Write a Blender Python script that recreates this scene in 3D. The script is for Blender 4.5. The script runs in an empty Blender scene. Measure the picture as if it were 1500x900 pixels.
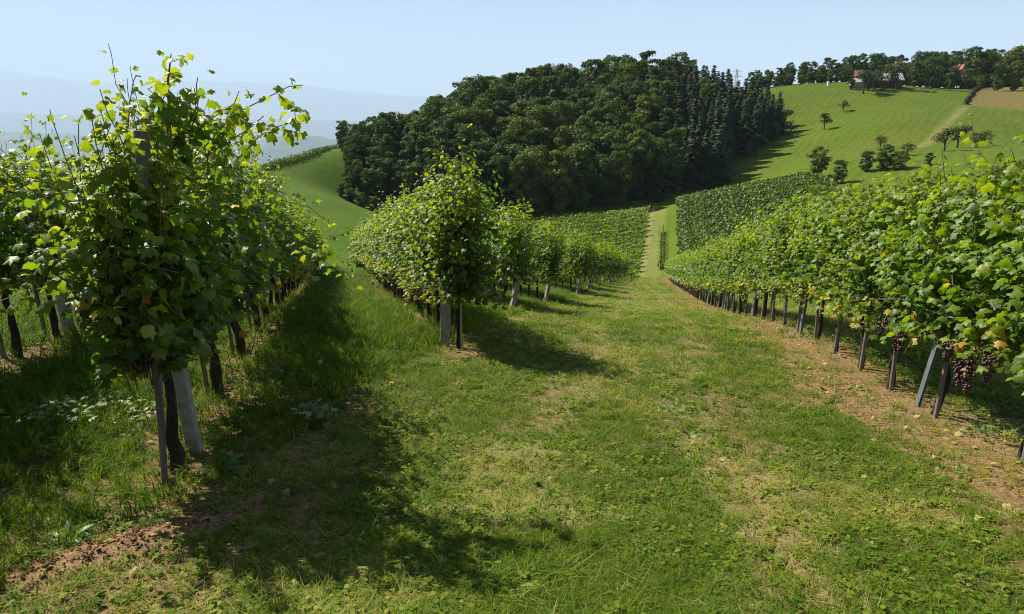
import bpy, math, random
import numpy as np
from mathutils import Vector, Matrix
R = math.radians
random.seed(7)
rng = np.random.default_rng(7)
scene = bpy.context.scene
col = scene.collection

# ------------------------------------------------------------------ camera
PITCH = R(14.8)
cam_d = bpy.data.cameras.new("camera")
cam_d.sensor_width = 36.0
cam_d.lens = 24.0
cam_d.clip_start = 0.05
cam_d.clip_end = 150000.0
cam = bpy.data.objects.new("camera", cam_d)
cam.location = (0, 0, 0)
cam.rotation_euler = (R(90) - PITCH, 0, 0)
col.objects.link(cam)
scene.camera = cam
# ------------------------------------------------------------------ sky and sun
SUN_AZ, SUN_EL = R(52), R(46)          # azimuth measured to the left of straight ahead
S = Vector((-math.sin(SUN_AZ) * math.cos(SUN_EL), math.cos(SUN_AZ) * math.cos(SUN_EL), math.sin(SUN_EL)))
world = bpy.data.worlds.new("World")
scene.world = world
world.use_nodes = True
wn = world.node_tree
bg = wn.nodes["Background"]
sky = wn.nodes.new("ShaderNodeTexSky")
sky.sky_type = 'NISHITA'
sky.sun_disc = False
sky.sun_elevation = SUN_EL
sky.sun_rotation = -SUN_AZ
sky.altitude = 300
sky.air_density = 1.0
sky.dust_density = 0.1
sky.ozone_density = 2.0
hs = wn.nodes.new("ShaderNodeMix"); hs.data_type = 'RGBA'; hs.blend_type = 'MULTIPLY'; hs.inputs[0].default_value = 1.0
hs.inputs[7].default_value = (.90, .876, .925, 1)
wn.links.new(sky.outputs[0], hs.inputs[6])
wc = wn.nodes.new("ShaderNodeTexCoord"); wm = wn.nodes.new("ShaderNodeMapping"); wm.inputs["Scale"].default_value = (1.2, 1.2, 5.0); wm.inputs["Rotation"].default_value = (.25, .1, .4)
wz = wn.nodes.new("ShaderNodeTexNoise"); wz.inputs["Scale"].default_value = 2.2; wz.inputs["Detail"].default_value = 7; wz.inputs["Roughness"].default_value = .62
wr = wn.nodes.new("ShaderNodeMapRange"); wr.inputs[1].default_value = .50; wr.inputs[2].default_value = .85; wr.inputs[4].default_value = .30
cl = wn.nodes.new("ShaderNodeMix"); cl.data_type = 'RGBA'; cl.inputs[7].default_value = (9.5, 9.8, 10.2, 1)
wn.links.new(wc.outputs["Generated"], wm.inputs[0]); wn.links.new(wm.outputs[0], wz.inputs["Vector"]); wn.links.new(wz.outputs[0], wr.inputs[0])
wn.links.new(wr.outputs[0], cl.inputs[0]); wn.links.new(hs.outputs[2], cl.inputs[6]); wn.links.new(cl.outputs[2], bg.inputs[0])
bg.inputs[1].default_value = 0.05
sun_d = bpy.data.lights.new("sun", 'SUN')
sun_d.energy = 5.0
sun_d.angle = R(0.53)
sun_d.color = (1.0, 0.93, 0.82)
sun = bpy.data.objects.new("sun", sun_d)
sun.rotation_euler = S.to_track_quat('Z', 'Y').to_euler()
sun.location = (-50, 40, 60)
col.objects.link(sun)
vs = scene.view_settings
vs.view_transform = 'Standard'
vs.look = 'None'
vs.exposure = 1.2
vs.gamma = 1.0
vs.use_curve_mapping = False
scene.cycles.max_bounces = 8
scene.cycles.diffuse_bounces = 3
scene.cycles.glossy_bounces = 2
scene.cycles.transmission_bounces = 4
scene.cycles.volume_bounces = 1
scene.cycles.use_denoising = True
scene.cycles.denoising_prefilter = 'NONE'
scene.cycles.denoising_input_passes = 'RGB_ALBEDO_NORMAL'
scene.cycles.filter_width = 1.0

# ------------------------------------------------------------------ helpers
def PX(px, py, Y):
    """world point at depth Y seen at pixel (px, py) of the 1500 x 900 photograph"""
    u, v = (px - 750) / 1000.0, (450 - py) / 1000.0
    d = Vector((u, math.cos(PITCH) + v * math.sin(PITCH), -math.sin(PITCH) + v * math.cos(PITCH)))
    return d * (Y / d.y)

def tag(o, label=None, cat=None, group=None, kind=None):
    if label: o["label"] = label
    if cat: o["category"] = cat
    if group: o["group"] = group
    if kind: o["kind"] = kind
    return o

def empty(name, loc, rz=0.0):
    o = bpy.data.objects.new(name, None)
    o.location = loc
    o.rotation_euler = (0, 0, rz)
    o.empty_display_size = 0.1
    col.objects.link(o)
    return o

def mesh_np(name, V, F, mat=None, attrs=None, smooth=False):
    """mesh from an (n,3) vertex array and an (m,k) face array"""
    V = np.asarray(V, np.float32); F = np.asarray(F, np.int32)
    me = bpy.data.meshes.new(name)
    m, k = F.shape
    me.vertices.add(len(V)); me.vertices.foreach_set("co", V.ravel())
    me.loops.add(m * k); me.loops.foreach_set("vertex_index", F.ravel())
    me.polygons.add(m)
    me.polygons.foreach_set("loop_start", np.arange(0, m * k, k, dtype=np.int32))
    me.polygons.foreach_set("loop_total", np.full(m, k, np.int32))
    if smooth: me.polygons.foreach_set("use_smooth", np.ones(m, bool))
    for nm, arr in (attrs or {}).items():
        a = me.attributes.new(nm, 'FLOAT', 'POINT')
        a.data.foreach_set("value", np.asarray(arr, np.float32))
    me.update(calc_edges=True)
    if mat: me.materials.append(mat)
    return me

def obj(name, me, parent=None, loc=None, rz=None):
    o = bpy.data.objects.new(name, me)
    if parent: o.parent = parent
    if loc is not None: o.location = loc
    if rz is not None: o.rotation_euler = (0, 0, rz)
    col.objects.link(o)
    return o

class MB:
    """collects quads and triangles (triangles as degenerate-free fans) for one mesh"""
    def __init__(s): s.v = []; s.f = []
    def box(s, c, h, M=None):
        b = len(s.v)
        for x in (-1, 1):
            for y in (-1, 1):
                for z in (-1, 1):
                    p = Vector((c[0] + x * h[0], c[1] + y * h[1], c[2] + z * h[2]))
                    s.v.append(tuple(M @ p if M else p))
        for q in ((0, 1, 3, 2), (4, 6, 7, 5), (0, 4, 5, 1), (2, 3, 7, 6), (0, 2, 6, 4), (1, 5, 7, 3)):
            s.f.append([b + i for i in q])
    def tube(s, pts, rad, n=6, cap=True):
        pts = [Vector(p) for p in pts]
        b = len(s.v); prev = None
        for i, p in enumerate(pts):
            t = (pts[min(i + 1, len(pts) - 1)] - pts[max(i - 1, 0)])
            if t.length < 1e-9: t = Vector((0, 0, 1))
            t.normalize()
            a = prev if prev else (Vector((1, 0, 0)) if abs(t.x) < .8 else Vector((0, 1, 0)))
            x = (a - t * a.dot(t)).normalized(); y = t.cross(x); prev = x
            r = rad[i] if hasattr(rad, "__len__") else rad
            for k in range(n):
                an = 2 * math.pi * k / n
                s.v.append(tuple(p + (x * math.cos(an) + y * math.sin(an)) * r))
        for i in range(len(pts) - 1):
            for k in range(n):
                s.f.append([b + i * n + k, b + i * n + (k + 1) % n, b + (i + 1) * n + (k + 1) % n, b + (i + 1) * n + k])
        if cap:
            s.f.append([b + k for k in range(n)][::-1]); e = b + (len(pts) - 1) * n
            s.f.append([e + k for k in range(n)])
    def poly(s, pts):
        b = len(s.v); s.v += [tuple(p) for p in pts]; s.f.append([b + i for i in range(len(pts))])
    def mesh(s, name, mat, smooth=False):
        me = bpy.data.meshes.new(name)
        me.from_pydata(s.v, [], s.f); me.materials.append(mat)
        if smooth: me.polygons.foreach_set("use_smooth", [True] * len(me.polygons))
        return me

def vnoise(x, y, seed=0):
    """smooth 2-D value noise in 0..1"""
    x = np.asarray(x, float); y = np.asarray(y, float)
    xi = np.floor(x).astype(np.int64); yi = np.floor(y).astype(np.int64)
    fx = x - xi; fy = y - yi
    fx = fx * fx * (3 - 2 * fx); fy = fy * fy * (3 - 2 * fy)
    def h(a, b):
        n = (a * 374761393 + b * 668265263 + seed * 974634777) & 0x7fffffff
        n = ((n ^ (n >> 13)) * 1274126177) & 0x7fffffff
        return ((n ^ (n >> 16)) & 0xffff) / 65535.0
    return (h(xi, yi) * (1 - fx) + h(xi + 1, yi) * fx) * (1 - fy) + (h(xi, yi + 1) * (1 - fx) + h(xi + 1, yi + 1) * fx) * fy

def fbm(x, y, seed=0, o=4):
    s = 0; a = .5; t = 0
    for i in range(o):
        s = s + a * vnoise(np.asarray(x) * 2 ** i, np.asarray(y) * 2 ** i, seed + i * 17); t += a; a *= .5
    return s / t

def sstep(a, b, x):
    t = np.clip((np.asarray(x, float) - a) / (b - a), 0, 1)
    return t * t * (3 - 2 * t)

# ------------------------------------------------------------------ materials
def mat_new(name):
    m = bpy.data.materials.new(name); m.use_nodes = True
    nt = m.node_tree; nt.nodes.clear()
    out = nt.nodes.new("ShaderNodeOutputMaterial")
    return m, nt, out

def N(nt, t, **kw):
    n = nt.nodes.new(t)
    for k, v in kw.items(): setattr(n, k, v)
    return n

def ramp(nt, fac, stops, interp='LINEAR'):
    r = N(nt, "ShaderNodeValToRGB"); e = r.color_ramp.elements
    r.color_ramp.interpolation = interp
    while len(e) > 1: e.remove(e[0])
    e[0].position = stops[0][0]; e[0].color = (*stops[0][1], 1)
    for p, c in stops[1:]:
        x = e.new(p); x.color = (*c, 1)
    nt.links.new(fac, r.inputs[0]); return r.outputs[0]

def mix(nt, fac, a, b, mode='MIX'):
    m = N(nt, "ShaderNodeMix", data_type='RGBA', blend_type=mode)
    for s, v in ((m.inputs[0], fac), (m.inputs[6], a), (m.inputs[7], b)):
        if hasattr(v, "links"): nt.links.new(v, s)
        elif isinstance(v, tuple): s.default_value = (*v, 1)
        else: s.default_value = v
    return m.outputs[2]

def mth(nt, op, a, b=None, c=None, clamp=False):
    m = N(nt, "ShaderNodeMath", operation=op); m.use_clamp = clamp
    for s, v in zip(m.inputs, (a, b, c)):
        if v is None: continue
        if hasattr(v, "links"): nt.links.new(v, s)
        else: s.default_value = v
    return m.outputs[0]

def noise(nt, scale, detail=4, rough=.6, vec=None, dist=0):
    n = N(nt, "ShaderNodeTexNoise"); n.inputs["Scale"].default_value = scale
    n.inputs["Detail"].default_value = detail; n.inputs["Roughness"].default_value = rough
    n.inputs["Distortion"].default_value = dist
    if vec: nt.links.new(vec, n.inputs["Vector"])
    return n.outputs[0]

def coord(nt, kind="Object"):
    return N(nt, "ShaderNodeTexCoord").outputs[kind]

def wpos(nt):
    return N(nt, "ShaderNodeNewGeometry").outputs["Position"]

def attr(nt, name, t='GEOMETRY'):
    a = N(nt, "ShaderNodeAttribute", attribute_name=name); a.attribute_type = t
    return a.outputs["Fac"]

def leafy(name, stops, tint, trans=.38, rough=.45, spec=.45, tcol=(1.5, 1.7, .5), var=None):
    """thin leaf: glossy diffuse plus translucent light; colour from a tint value"""
    m, nt, out = mat_new(name)
    t = tint(nt)
    c = ramp(nt, t, stops)
    if var: c = var(nt, c)
    p = N(nt, "ShaderNodeBsdfPrincipled")
    p.inputs["Roughness"].default_value = rough
    p.inputs["Specular IOR Level"].default_value = spec
    nt.links.new(c, p.inputs["Base Color"])
    tr = N(nt, "ShaderNodeBsdfTranslucent")
    nt.links.new(mix(nt, 1.0, c, tcol, 'MULTIPLY'), tr.inputs["Color"])
    ms = N(nt, "ShaderNodeMixShader"); ms.inputs[0].default_value = trans
    nt.links.new(p.outputs[0], ms.inputs[1]); nt.links.new(tr.outputs[0], ms.inputs[2])
    nt.links.new(ms.outputs[0], out.inputs[0])
    return m

def solid(name, stops, scale=8, rough=.8, spec=.3, bump=.0, detail=6, stretch=None, bscale=None, metal=0):
    m, nt, out = mat_new(name)
    v = coord(nt)
    if stretch:
        mp = N(nt, "ShaderNodeMapping"); mp.inputs["Scale"].default_value = stretch
        nt.links.new(v, mp.inputs[0]); v = mp.outputs[0]
    n = noise(nt, scale, detail, .65, v)
    p = N(nt, "ShaderNodeBsdfPrincipled")
    nt.links.new(ramp(nt, n, stops), p.inputs["Base Color"])
    p.inputs["Roughness"].default_value = rough; p.inputs["Specular IOR Level"].default_value = spec
    p.inputs["Metallic"].default_value = metal
    if bump:
        b = N(nt, "ShaderNodeBump"); b.inputs["Strength"].default_value = bump; b.inputs["Distance"].default_value = .01
        nt.links.new(noise(nt, bscale or scale * 3, 6, .7, v), b.inputs["Height"])
        nt.links.new(b.outputs[0], p.inputs["Normal"])
    nt.links.new(p.outputs[0], out.inputs[0])
    return m

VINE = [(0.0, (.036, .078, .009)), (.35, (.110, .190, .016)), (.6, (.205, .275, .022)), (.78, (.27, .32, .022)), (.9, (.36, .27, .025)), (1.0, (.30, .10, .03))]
M_vine = leafy("vine leaf", VINE, lambda nt: attr(nt, "tint"), trans=.42, rough=.47, spec=.36, tcol=(2.2, 2.0, .45))
M_weed = leafy("weed leaf", [(0, (.05, .12, .03)), (.5, (.10, .19, .045)), (1, (.20, .27, .09))], lambda nt: attr(nt, "tint"), trans=.3, rough=.5)
def gvar(nt, c):
    r = N(nt, "ShaderNodeObjectInfo").outputs["Random"]
    return mix(nt, mth(nt, 'MULTIPLY', r, .4), c, (.19, .22, .022))
M_grass = leafy("grass blade", [(0, (.036, .100, .006)), (.45, (.115, .198, .011)), (.7, (.27, .27, .045)), (1, (.52, .42, .20))], lambda nt: attr(nt, "tint", 'INSTANCER'), trans=.35, rough=.7, spec=.12, tcol=(1.5, 1.6, .4), var=gvar)
def tvar(nt, c):
    r = N(nt, "ShaderNodeObjectInfo").outputs["Random"]
    return mix(nt, 1.0, c, ramp(nt, r, [(0, (.55, .75, .8)), (.35, (.9, 1, .8)), (.7, (1.15, 1.1, .7)), (1, (1.5, 1.2, .6))]), 'MULTIPLY')
M_decid = leafy("broadleaf foliage", [(0, (.028, .062, .009)), (.5, (.068, .112, .014)), (1, (.14, .175, .022))], lambda nt: attr(nt, "tint"), trans=.25, rough=.6, spec=.25, tcol=(1.4, 1.6, .6), var=tvar)
def svar(nt, c):
    r = N(nt, "ShaderNodeObjectInfo").outputs["Random"]
    return mix(nt, 1.0, c, ramp(nt, r, [(0, (.75, .85, .9)), (1, (1.2, 1.15, .9))]), 'MULTIPLY')
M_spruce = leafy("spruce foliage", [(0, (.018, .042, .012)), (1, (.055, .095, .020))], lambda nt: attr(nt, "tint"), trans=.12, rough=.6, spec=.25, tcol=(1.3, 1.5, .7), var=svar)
M_orch = leafy("orchard foliage", [(0, (.045, .062, .018)), (.5, (.085, .10, .030)), (1, (.15, .13, .045))], lambda nt: attr(nt, "tint"), trans=.25, rough=.6, spec=.2, tcol=(1.3, 1.3, .6), var=tvar)
M_bark = solid("vine bark", [(.25, (.018, .013, .009)), (.75, (.075, .055, .04))], 30, .95, .15, .9, stretch=(1, 1, .15), bscale=60)
M_tbark = solid("tree bark", [(.3, (.035, .028, .02)), (.75, (.11, .09, .07))], 6, .95, .1)
M_cane = solid("vine cane", [(.3, (.09, .06, .025)), (.75, (.17, .13, .05))], 20, .7)
M_wood = solid("weathered wood", [(.25, (.07, .058, .045)), (.5, (.16, .14, .115)), (.8, (.27, .24, .20))], 14, .9, .2, .8, stretch=(3, 3, .12), bscale=40)
M_conc = solid("weathered concrete", [(.25, (.20, .18, .15)), (.5, (.34, .31, .27)), (.8, (.46, .43, .38))], 9, .9, .2, .5, bscale=70)
M_metal = solid("galvanised metal", [(.3, (.26, .29, .32)), (.7, (.42, .45, .48))], 18, .45, .5, .1, metal=.6)
M_wire = solid("blue plastic wire", [(.3, (.10, .22, .38)), (.7, (.2, .36, .55))], 20, .5)
M_twine = solid("green twine", [(.3, (.02, .22, .19)), (.7, (.03, .36, .30))], 20, .6)
M_grape = solid("dark grape", [(.3, (.018, .006, .012)), (.55, (.045, .010, .018)), (.8, (.11, .03, .045))], 9, .4, .5)
M_soil = solid("dry soil", [(.25, (.11, .068, .032)), (.55, (.19, .12, .058)), (.8, (.30, .20, .11))], 3, .95, .1, .8, bscale=50)
M_red = solid("red roof tiles", [(.3, (.26, .085, .05)), (.7, (.38, .13, .08))], 3, .8)
M_pink = solid("pale weathered roof", [(.3, (.34, .25, .21)), (.7, (.44, .34, .30))], 3, .8)
M_greyroof = solid("grey sheet roof", [(.3, (.30, .31, .33)), (.7, (.46, .47, .49))], 2, .5)
M_plaster = solid("pale plaster", [(.3, (.36, .32, .27)), (.7, (.48, .44, .38))], 2, .9)
M_brownwall = solid("brown boarded wall", [(.3, (.07, .045, .03)), (.7, (.15, .10, .07))], 3, .9)
M_glass = solid("dark window glass", [(.3, (.02, .025, .03)), (.7, (.04, .045, .05))], 2, .15, .5)
M_white = solid("white paint", [(.3, (.74, .74, .72)), (.7, (.82, .82, .8))], 4, .6)
M_steel = solid("pylon steel", [(.3, (.22, .23, .24)), (.7, (.32, .33, .34))], 3, .6)
M_yellow = solid("yellow petals", [(.3, (.75, .45, .01)), (.7, (.85, .6, .02))], 40, .6)
M_fluff = solid("seed fluff", [(.3, (.5, .52, .5)), (.7, (.7, .72, .7))], 40, .9)

# ------------------------------------------------------------------ terrain
ctrl = []
def cp(x, y, z): ctrl.append((x, y, z))
def cpx(px, py, Y): p = PX(px, py, Y); ctrl.append((p.x, p.y, p.z))
for x, y, z in ((0, 0, -1.6), (-4, 0, -1.5), (4, 0, -1.7), (0, -12, -.4), (-14, -10, -.3), (14, -10, -.9), (-14, 4, -1.9), (14, 6, -3.0), (-8, 9, -2.72)):
    cp(x, y, z)
for a in ((245, 708, 4.1), (672, 512, 9.1), (1380, 607, 5.9), (1490, 676, 4.4), (1220, 517, 9.0), (1130, 480, 11.8), (755, 457, 16), (800, 446, 21.3), (848, 431, 29),
          (880, 420, 40), (985, 416, 60), (928, 407, 80), (968, 408, 78), (75, 510, 7.95), (165, 470, 10.2), (486, 398, 50), (490, 400, 30)):
    cpx(*a)
for a in ((952, 411, 130), (959, 355, 160), (966, 311, 190), (940, 314, 188), (830, 329, 185), (935, 411, 129), (990, 300, 185), (996, 376, 140), (1190, 263, 175), (1150, 312, 150), (1070, 295, 170),
          (470, 340, 150), (500, 219, 230), (412, 241, 200), (450, 229, 214), (480, 290, 178), (540, 312, 185), (500, 285, 200), (700, 334, 194), (950, 298, 208), (1050, 272, 222), (1120, 208, 262),
          (1200, 240, 190), (1140, 130, 335), (1270, 121, 340), (1500, 128, 335), (1400, 132, 335), (1500, 200, 215), (1400, 212, 205), (1300, 180, 245), (1480, 236, 150), (1210, 190, 255)):
    cpx(*a)
for x, y, z in ((-28, 270, -6), (42, 300, 9), (71, 302, 10), (98, 285, -1), (-80, 240, -28), (-72, 262, -42), (-110, 222, -45), (-58, 250, -22), (0, 245, -8), (60, 255, -4),
                (0, 420, -20), (-90, 330, -60), (80, 400, 4), (130, 400, 16), (300, 420, 18), (400, 330, 20), (400, 150, 5),
                (-130, 200, -40), (-110, 110, -26), (-60, 60, -14.5), (-30, 22, -5.2), (-160, 320, -90), (160, 60, -10), (100, 20, -5), (60, 70, -17), (-20, 120, -27), (-10, 155, -29), (5, 100, -23.5), (24, 103, -22.5),
                (-60, 130, -28), (-300, 60, -60), (-300, -100, -20), (300, -60, 0), (40, -60, 0), (-60, -60, 2), (-300, 400, -130)):
    cp(x, y, z)
C = np.array(ctrl)
def _U(r2): return np.where(r2 > 0, r2 * np.log(np.maximum(r2, 1e-12)), 0)
def _tps():
    n = len(C); P = C[:, :2] / 100.0
    d2 = ((P[:, None] - P[None]) ** 2).sum(-1)
    K = _U(d2) + np.eye(n) * 2e-6
    A = np.zeros((n + 3, n + 3)); A[:n, :n] = K; A[:n, n] = 1; A[:n, n + 1:] = P; A[n, :n] = 1; A[n + 1:, :n] = P.T
    b = np.zeros(n + 3); b[:n] = C[:, 2]
    return P, np.linalg.solve(A, b)
_P, _W = _tps()
PLAIN = -520.0
def path_x(y): return -.2 + .205 * y
def ground_np(x, y):
    x = np.asarray(x, float).ravel(); y = np.asarray(y, float).ravel()
    out = np.empty(len(x))
    xc = np.clip(x, -420, 420); yc = np.clip(y, -120, 460)
    for i in range(0, len(x), 40000):
        q = np.stack([xc[i:i + 40000], yc[i:i + 40000]], 1) / 100.0
        d2 = ((q[:, None] - _P[None]) ** 2).sum(-1)
        out[i:i + 40000] = _U(d2) @ _W[:-3] + _W[-3] + q @ _W[-2:]
    z = out
    r = np.hypot(x, y - 120)
    t = sstep(330, 1900, r)
    z = z * (1 - t) + (PLAIN + 6 * fbm(x / 700, y / 700, 5)) * t
    near = 1 - sstep(25, 60, np.hypot(x, y))
    z = z + near * (.05 * (fbm(x * 1.3, y * 1.3, 3) - .5) + .040 * (fbm(x * 5, y * 5, 9) - .5))
    # loose earth bank beside the end post of the left row
    m = np.exp(-(((x + 1.95) / .42) ** 2 + ((y - 3.15 - .9 * (x + 1.95)) / .30) ** 2))
    z = z + m * (.03 + .05 * (fbm(x * 9, y * 9, 21) - .5))
    return z
def GPX(px, py, y0, y1):
    """first point of the ground met along the ray through a pixel between depths y0 and y1"""
    Y = np.linspace(y0, y1, 400); d = PX(px, py, 1.0)
    below = d.z * Y < ground_np(d.x * Y, Y)
    k = int(np.argmax(below)) if below.any() else 399
    return PX(px, py, float(Y[k]))
def G(x, y): return float(ground_np([x], [y])[0])

LEFT_DIR = Vector((-math.sin(R(14.8)), math.cos(R(14.8)), 0))
ENDS = [(-3.45, -1.0), (-2.3, 4.1), (-.72, 9.1), (.08, 16.0), (1.15, 21.3), (2.9, 28.6), (3.9, 33.6), (4.95, 38.7), (6.1, 44.2), (7.35, 50), (8.6, 56), (9.85, 62), (11.1, 68), (12.3, 74), (13.5, 80)]
def right_row(y): return 2.83 + .187 * y if y < 30 else 2.83 + .187 * 30 + .2045 * (y - 30)

def row_dist(x, y):
    """signed-free distance to the nearest vine line on the left; inf on the path side"""
    d = np.full(x.shape, 99.0)
    nx, ny = LEFT_DIR.y, -LEFT_DIR.x
    for ex, ey in ENDS:
        s = (x - ex) * LEFT_DIR.x + (y - ey) * LEFT_DIR.y
        a = np.abs((x - ex) * nx + (y - ey) * ny)
        a = np.where(s > -.35, a, np.hypot(a, (s + .35)))
        d = np.minimum(d, a)
    return d

def axis(segs):
    out = [segs[0][0]]
    for a, b, s0, s1 in segs:
        p = a
        while p < b - 1e-6:
            t = (p - a) / (b - a); p += s0 * (s1 / s0) ** t
            out.append(min(p, b))
    return np.array(sorted(set(np.round(out, 4))))
xp = axis([(0, 5, .13, .15), (5, 60, .15, 1.4), (60, 260, 1.4, 3.5), (260, 720, 4, 40)])
xs = np.concatenate([-xp[::-1][:-1], xp])
ys = axis([(-14, -1, 1.0, .3), (-1, 12, .13, .15), (12, 95, .15, 1.4), (95, 200, 1.2, 1.2), (200, 380, 1.6, 4), (380, 900, 5, 40)])
GX, GY = np.meshgrid(xs, ys)
gx, gy = GX.ravel(), GY.ravel()
gz = ground_np(gx, gy)
nxg, nyg = len(xs), len(ys)
px = path_x(gy)
off = gx - px
# masks
rd = row_dist(gx, gy)
strip = (1 - sstep(.12, .62, rd + .25 * (fbm(gx * 2.5, gy * 2.5, 41) - .5))) * (gy < 100)
rr = gx - np.where(gy < 30, 2.83 + .187 * gy, 2.83 + 5.61 + .2045 * (gy - 30))
rstrip = sstep(-1.25, -.55, rr + .8 * (fbm(gx * 1.1, gy * 1.1, 43) - .5)) * (1 - sstep(.1, .5, rr)) * (gy < 100)
patch = sstep(.61, .68, fbm(gx * .55 + 3, gy * .8, 47)) * (gy < 60) * .8
mound = np.exp(-(((gx + 1.95) / .62) ** 2 + ((gy - 3.2 - .9 * (gx + 1.95)) / .42) ** 2) ** 2)
soil = np.clip(np.maximum.reduce([strip * .62, rstrip * 1.0, patch * .6, mound * 1.0]), 0, 1)
onpath = sstep(-2.9, -2.2, off) * (1 - sstep(1.9, 2.5, off))
track = np.exp(-((off - .95) / .32) ** 2) + np.exp(-((off + .65) / .35) ** 2)
dry = onpath * (gy < 100) * (.15 + .6 * track * fbm(gx * .9, gy * .6, 51))
tsoil = onpath * track * sstep(.45, .62, fbm(gx * 1.3, gy * .5, 53)) * .5
soil = np.maximum(soil, tsoil)
# the mown strip between the two lower vineyards
foff = gx - (26.9 + (gy - 130) * .2333)
lower = (gy > 100) & (gy < 196)
ftrack = sstep(-2.3, -1.6, foff) * (1 - sstep(1.7, 2.3, foff)) * lower
fsoil = np.exp(-((foff + 1.7) / .9) ** 2) * lower * sstep(110, 128, gy)
dry = np.maximum(dry, ftrack * .28)
dry = np.maximum(dry, fsoil * .55)
lush = np.where(gy < 100, (off < -2.6) * .75, .25)
lush = np.where((gx < -15) & (gy > 105), 1.0, lush)
def seg(p, q):
    """signed side of points relative to a line p->q in plan (positive on the left)"""
    return (q[0] - p[0]) * (gy - p[1]) - (q[1] - p[1]) * (gx - p[0])
T = [GPX(1447, 126, 200, 420), GPX(1414, 155, 200, 420), GPX(1560, 166, 200, 420), GPX(1600, 122, 200, 420)]
tan = np.minimum.reduce([sstep(-60, 60, seg(T[i], T[(i + 1) % 4])) for i in range(4)])
tan = np.where((gx > 150) & (gy > 240), tan, 0)
hill = np.maximum(sstep(45, 75, gx) * (gy > 130), ((gx < -15) & (gy > 105)) * .45)
lush = np.where(gx > 45 * (hill > .5) + 1e6 * (hill <= .5), .55 + .4 * sstep(150, 60, gx) * sstep(230, 320, gy), lush)
plain = sstep(420, 620, np.hypot(gx, gy - 120))
q0_, q1_ = GPX(1414, 157, 200, 420), GPX(1347, 216, 150, 420)
tt = np.clip(((gx - q0_.x) * (q1_.x - q0_.x) + (gy - q0_.y) * (q1_.y - q0_.y)) / ((q1_.x - q0_.x) ** 2 + (q1_.y - q0_.y) ** 2), 0, 1)
dry = np.maximum(dry, .55 * np.exp(-(((gx - q0_.x - tt * (q1_.x - q0_.x)) ** 2 + (gy - q0_.y - tt * (q1_.y - q0_.y)) ** 2) / 2.2)))
# the ground, one height grid split by what covers it
m, nt, out = mat_new("ground cover")
P = wpos(nt)
n1 = noise(nt, .35, 4, .6, P); n2 = noise(nt, 2.6, 5, .65, P); n3 = noise(nt, 28, 4, .7, P); n4 = noise(nt, .02, 5, .6, P)
lsh = attr(nt, "lush"); dr = attr(nt, "dry"); so = attr(nt, "soil"); tn = attr(nt, "tan"); pl = attr(nt, "plain"); hl = attr(nt, "hill")
g = ramp(nt, n2, [(.25, (.045, .085, .004)), (.5, (.080, .122, .006)), (.75, (.125, .150, .012))])
gl = ramp(nt, n2, [(.25, (.028, .092, .003)), (.5, (.045, .120, .004)), (.8, (.075, .150, .008))])
c = mix(nt, lsh, g, gl)
c = mix(nt, mth(nt, 'MULTIPLY', n1, .35), c, (.14, .145, .02))
# mowing swaths on the hillside
mp = N(nt, "ShaderNodeMapping"); mp.inputs["Rotation"].default_value = (0, 0, R(38)); nt.links.new(P, mp.inputs[0])
w = N(nt, "ShaderNodeTexWave"); w.inputs["Scale"].default_value = .11; w.inputs["Distortion"].default_value = 7.0
w.inputs["Detail"].default_value = 3; w.inputs["Detail Scale"].default_value = .3; nt.links.new(mp.outputs[0], w.inputs[0])
c = mix(nt, hl, c, mix(nt, 1.0, c, ramp(nt, w.outputs["Fac"], [(.2, (.90, .92, .85)), (.8, (1.10, 1.06, 1.05))]), 'MULTIPLY'))
c = mix(nt, mth(nt, 'MULTIPLY', hl, mth(nt, 'MULTIPLY', n4, .8)), c, ramp(nt, noise(nt, .055, 5, .65, P), [(.35, (.050, .095, .004)), (.52, (.085, .105, .008)), (.66, (.125, .105, .022))]))
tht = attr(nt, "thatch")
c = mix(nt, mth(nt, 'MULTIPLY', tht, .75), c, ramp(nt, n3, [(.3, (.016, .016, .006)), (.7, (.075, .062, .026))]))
straw = ramp(nt, n3, [(.3, (.17, .145, .06)), (.7, (.36, .30, .14))])
c = mix(nt, mth(nt, 'MULTIPLY', dr, .95, clamp=True), c, straw)
earth = ramp(nt, n3, [(.25, (.075, .043, .019)), (.5, (.185, .112, .050)), (.8, (.36, .26, .135))])
sf = mth(nt, 'MULTIPLY_ADD', n2, 1.1, mth(nt, 'SUBTRACT', so, .62))
c = mix(nt, mth(nt, 'MULTIPLY', mth(nt, 'MULTIPLY', sf, 2.2, clamp=True), mth(nt, 'MULTIPLY', so, 1.6, clamp=True)), c, earth)
c = mix(nt, tn, c, ramp(nt, n2, [(.3, (.115, .095, .03)), (.7, (.175, .14, .045))]))
n5 = noise(nt, .0016, 6, .6, P)
c = mix(nt, pl, c, ramp(nt, n5, [(.35, (.03, .05, .025)), (.48, (.06, .09, .03)), (.55, (.16, .17, .07)), (.62, (.05, .08, .03)), (.75, (.2, .19, .1))], 'CONSTANT'))
nn = noise(nt, .9, 6, .75, P)
c = mix(nt, mth(nt, 'MULTIPLY', hl, .9), c, mix(nt, 1.0, c, ramp(nt, nn, [(.3, (.55, .6, .5)), (.5, (.95, .95, .9)), (.7, (1.35, 1.3, 1.2))]), 'MULTIPLY'))
p = N(nt, "ShaderNodeBsdfPrincipled"); p.inputs["Roughness"].default_value = .95; p.inputs["Specular IOR Level"].default_value = .1
nt.links.new(c, p.inputs["Base Color"])
b = N(nt, "ShaderNodeBump"); b.inputs["Strength"].default_value = .9; b.inputs["Distance"].default_value = .05
nt.links.new(mth(nt, 'ADD', mth(nt, 'MULTIPLY', n3, .4), n2), b.inputs["Height"]); nt.links.new(b.outputs[0], p.inputs["Normal"])
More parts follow.
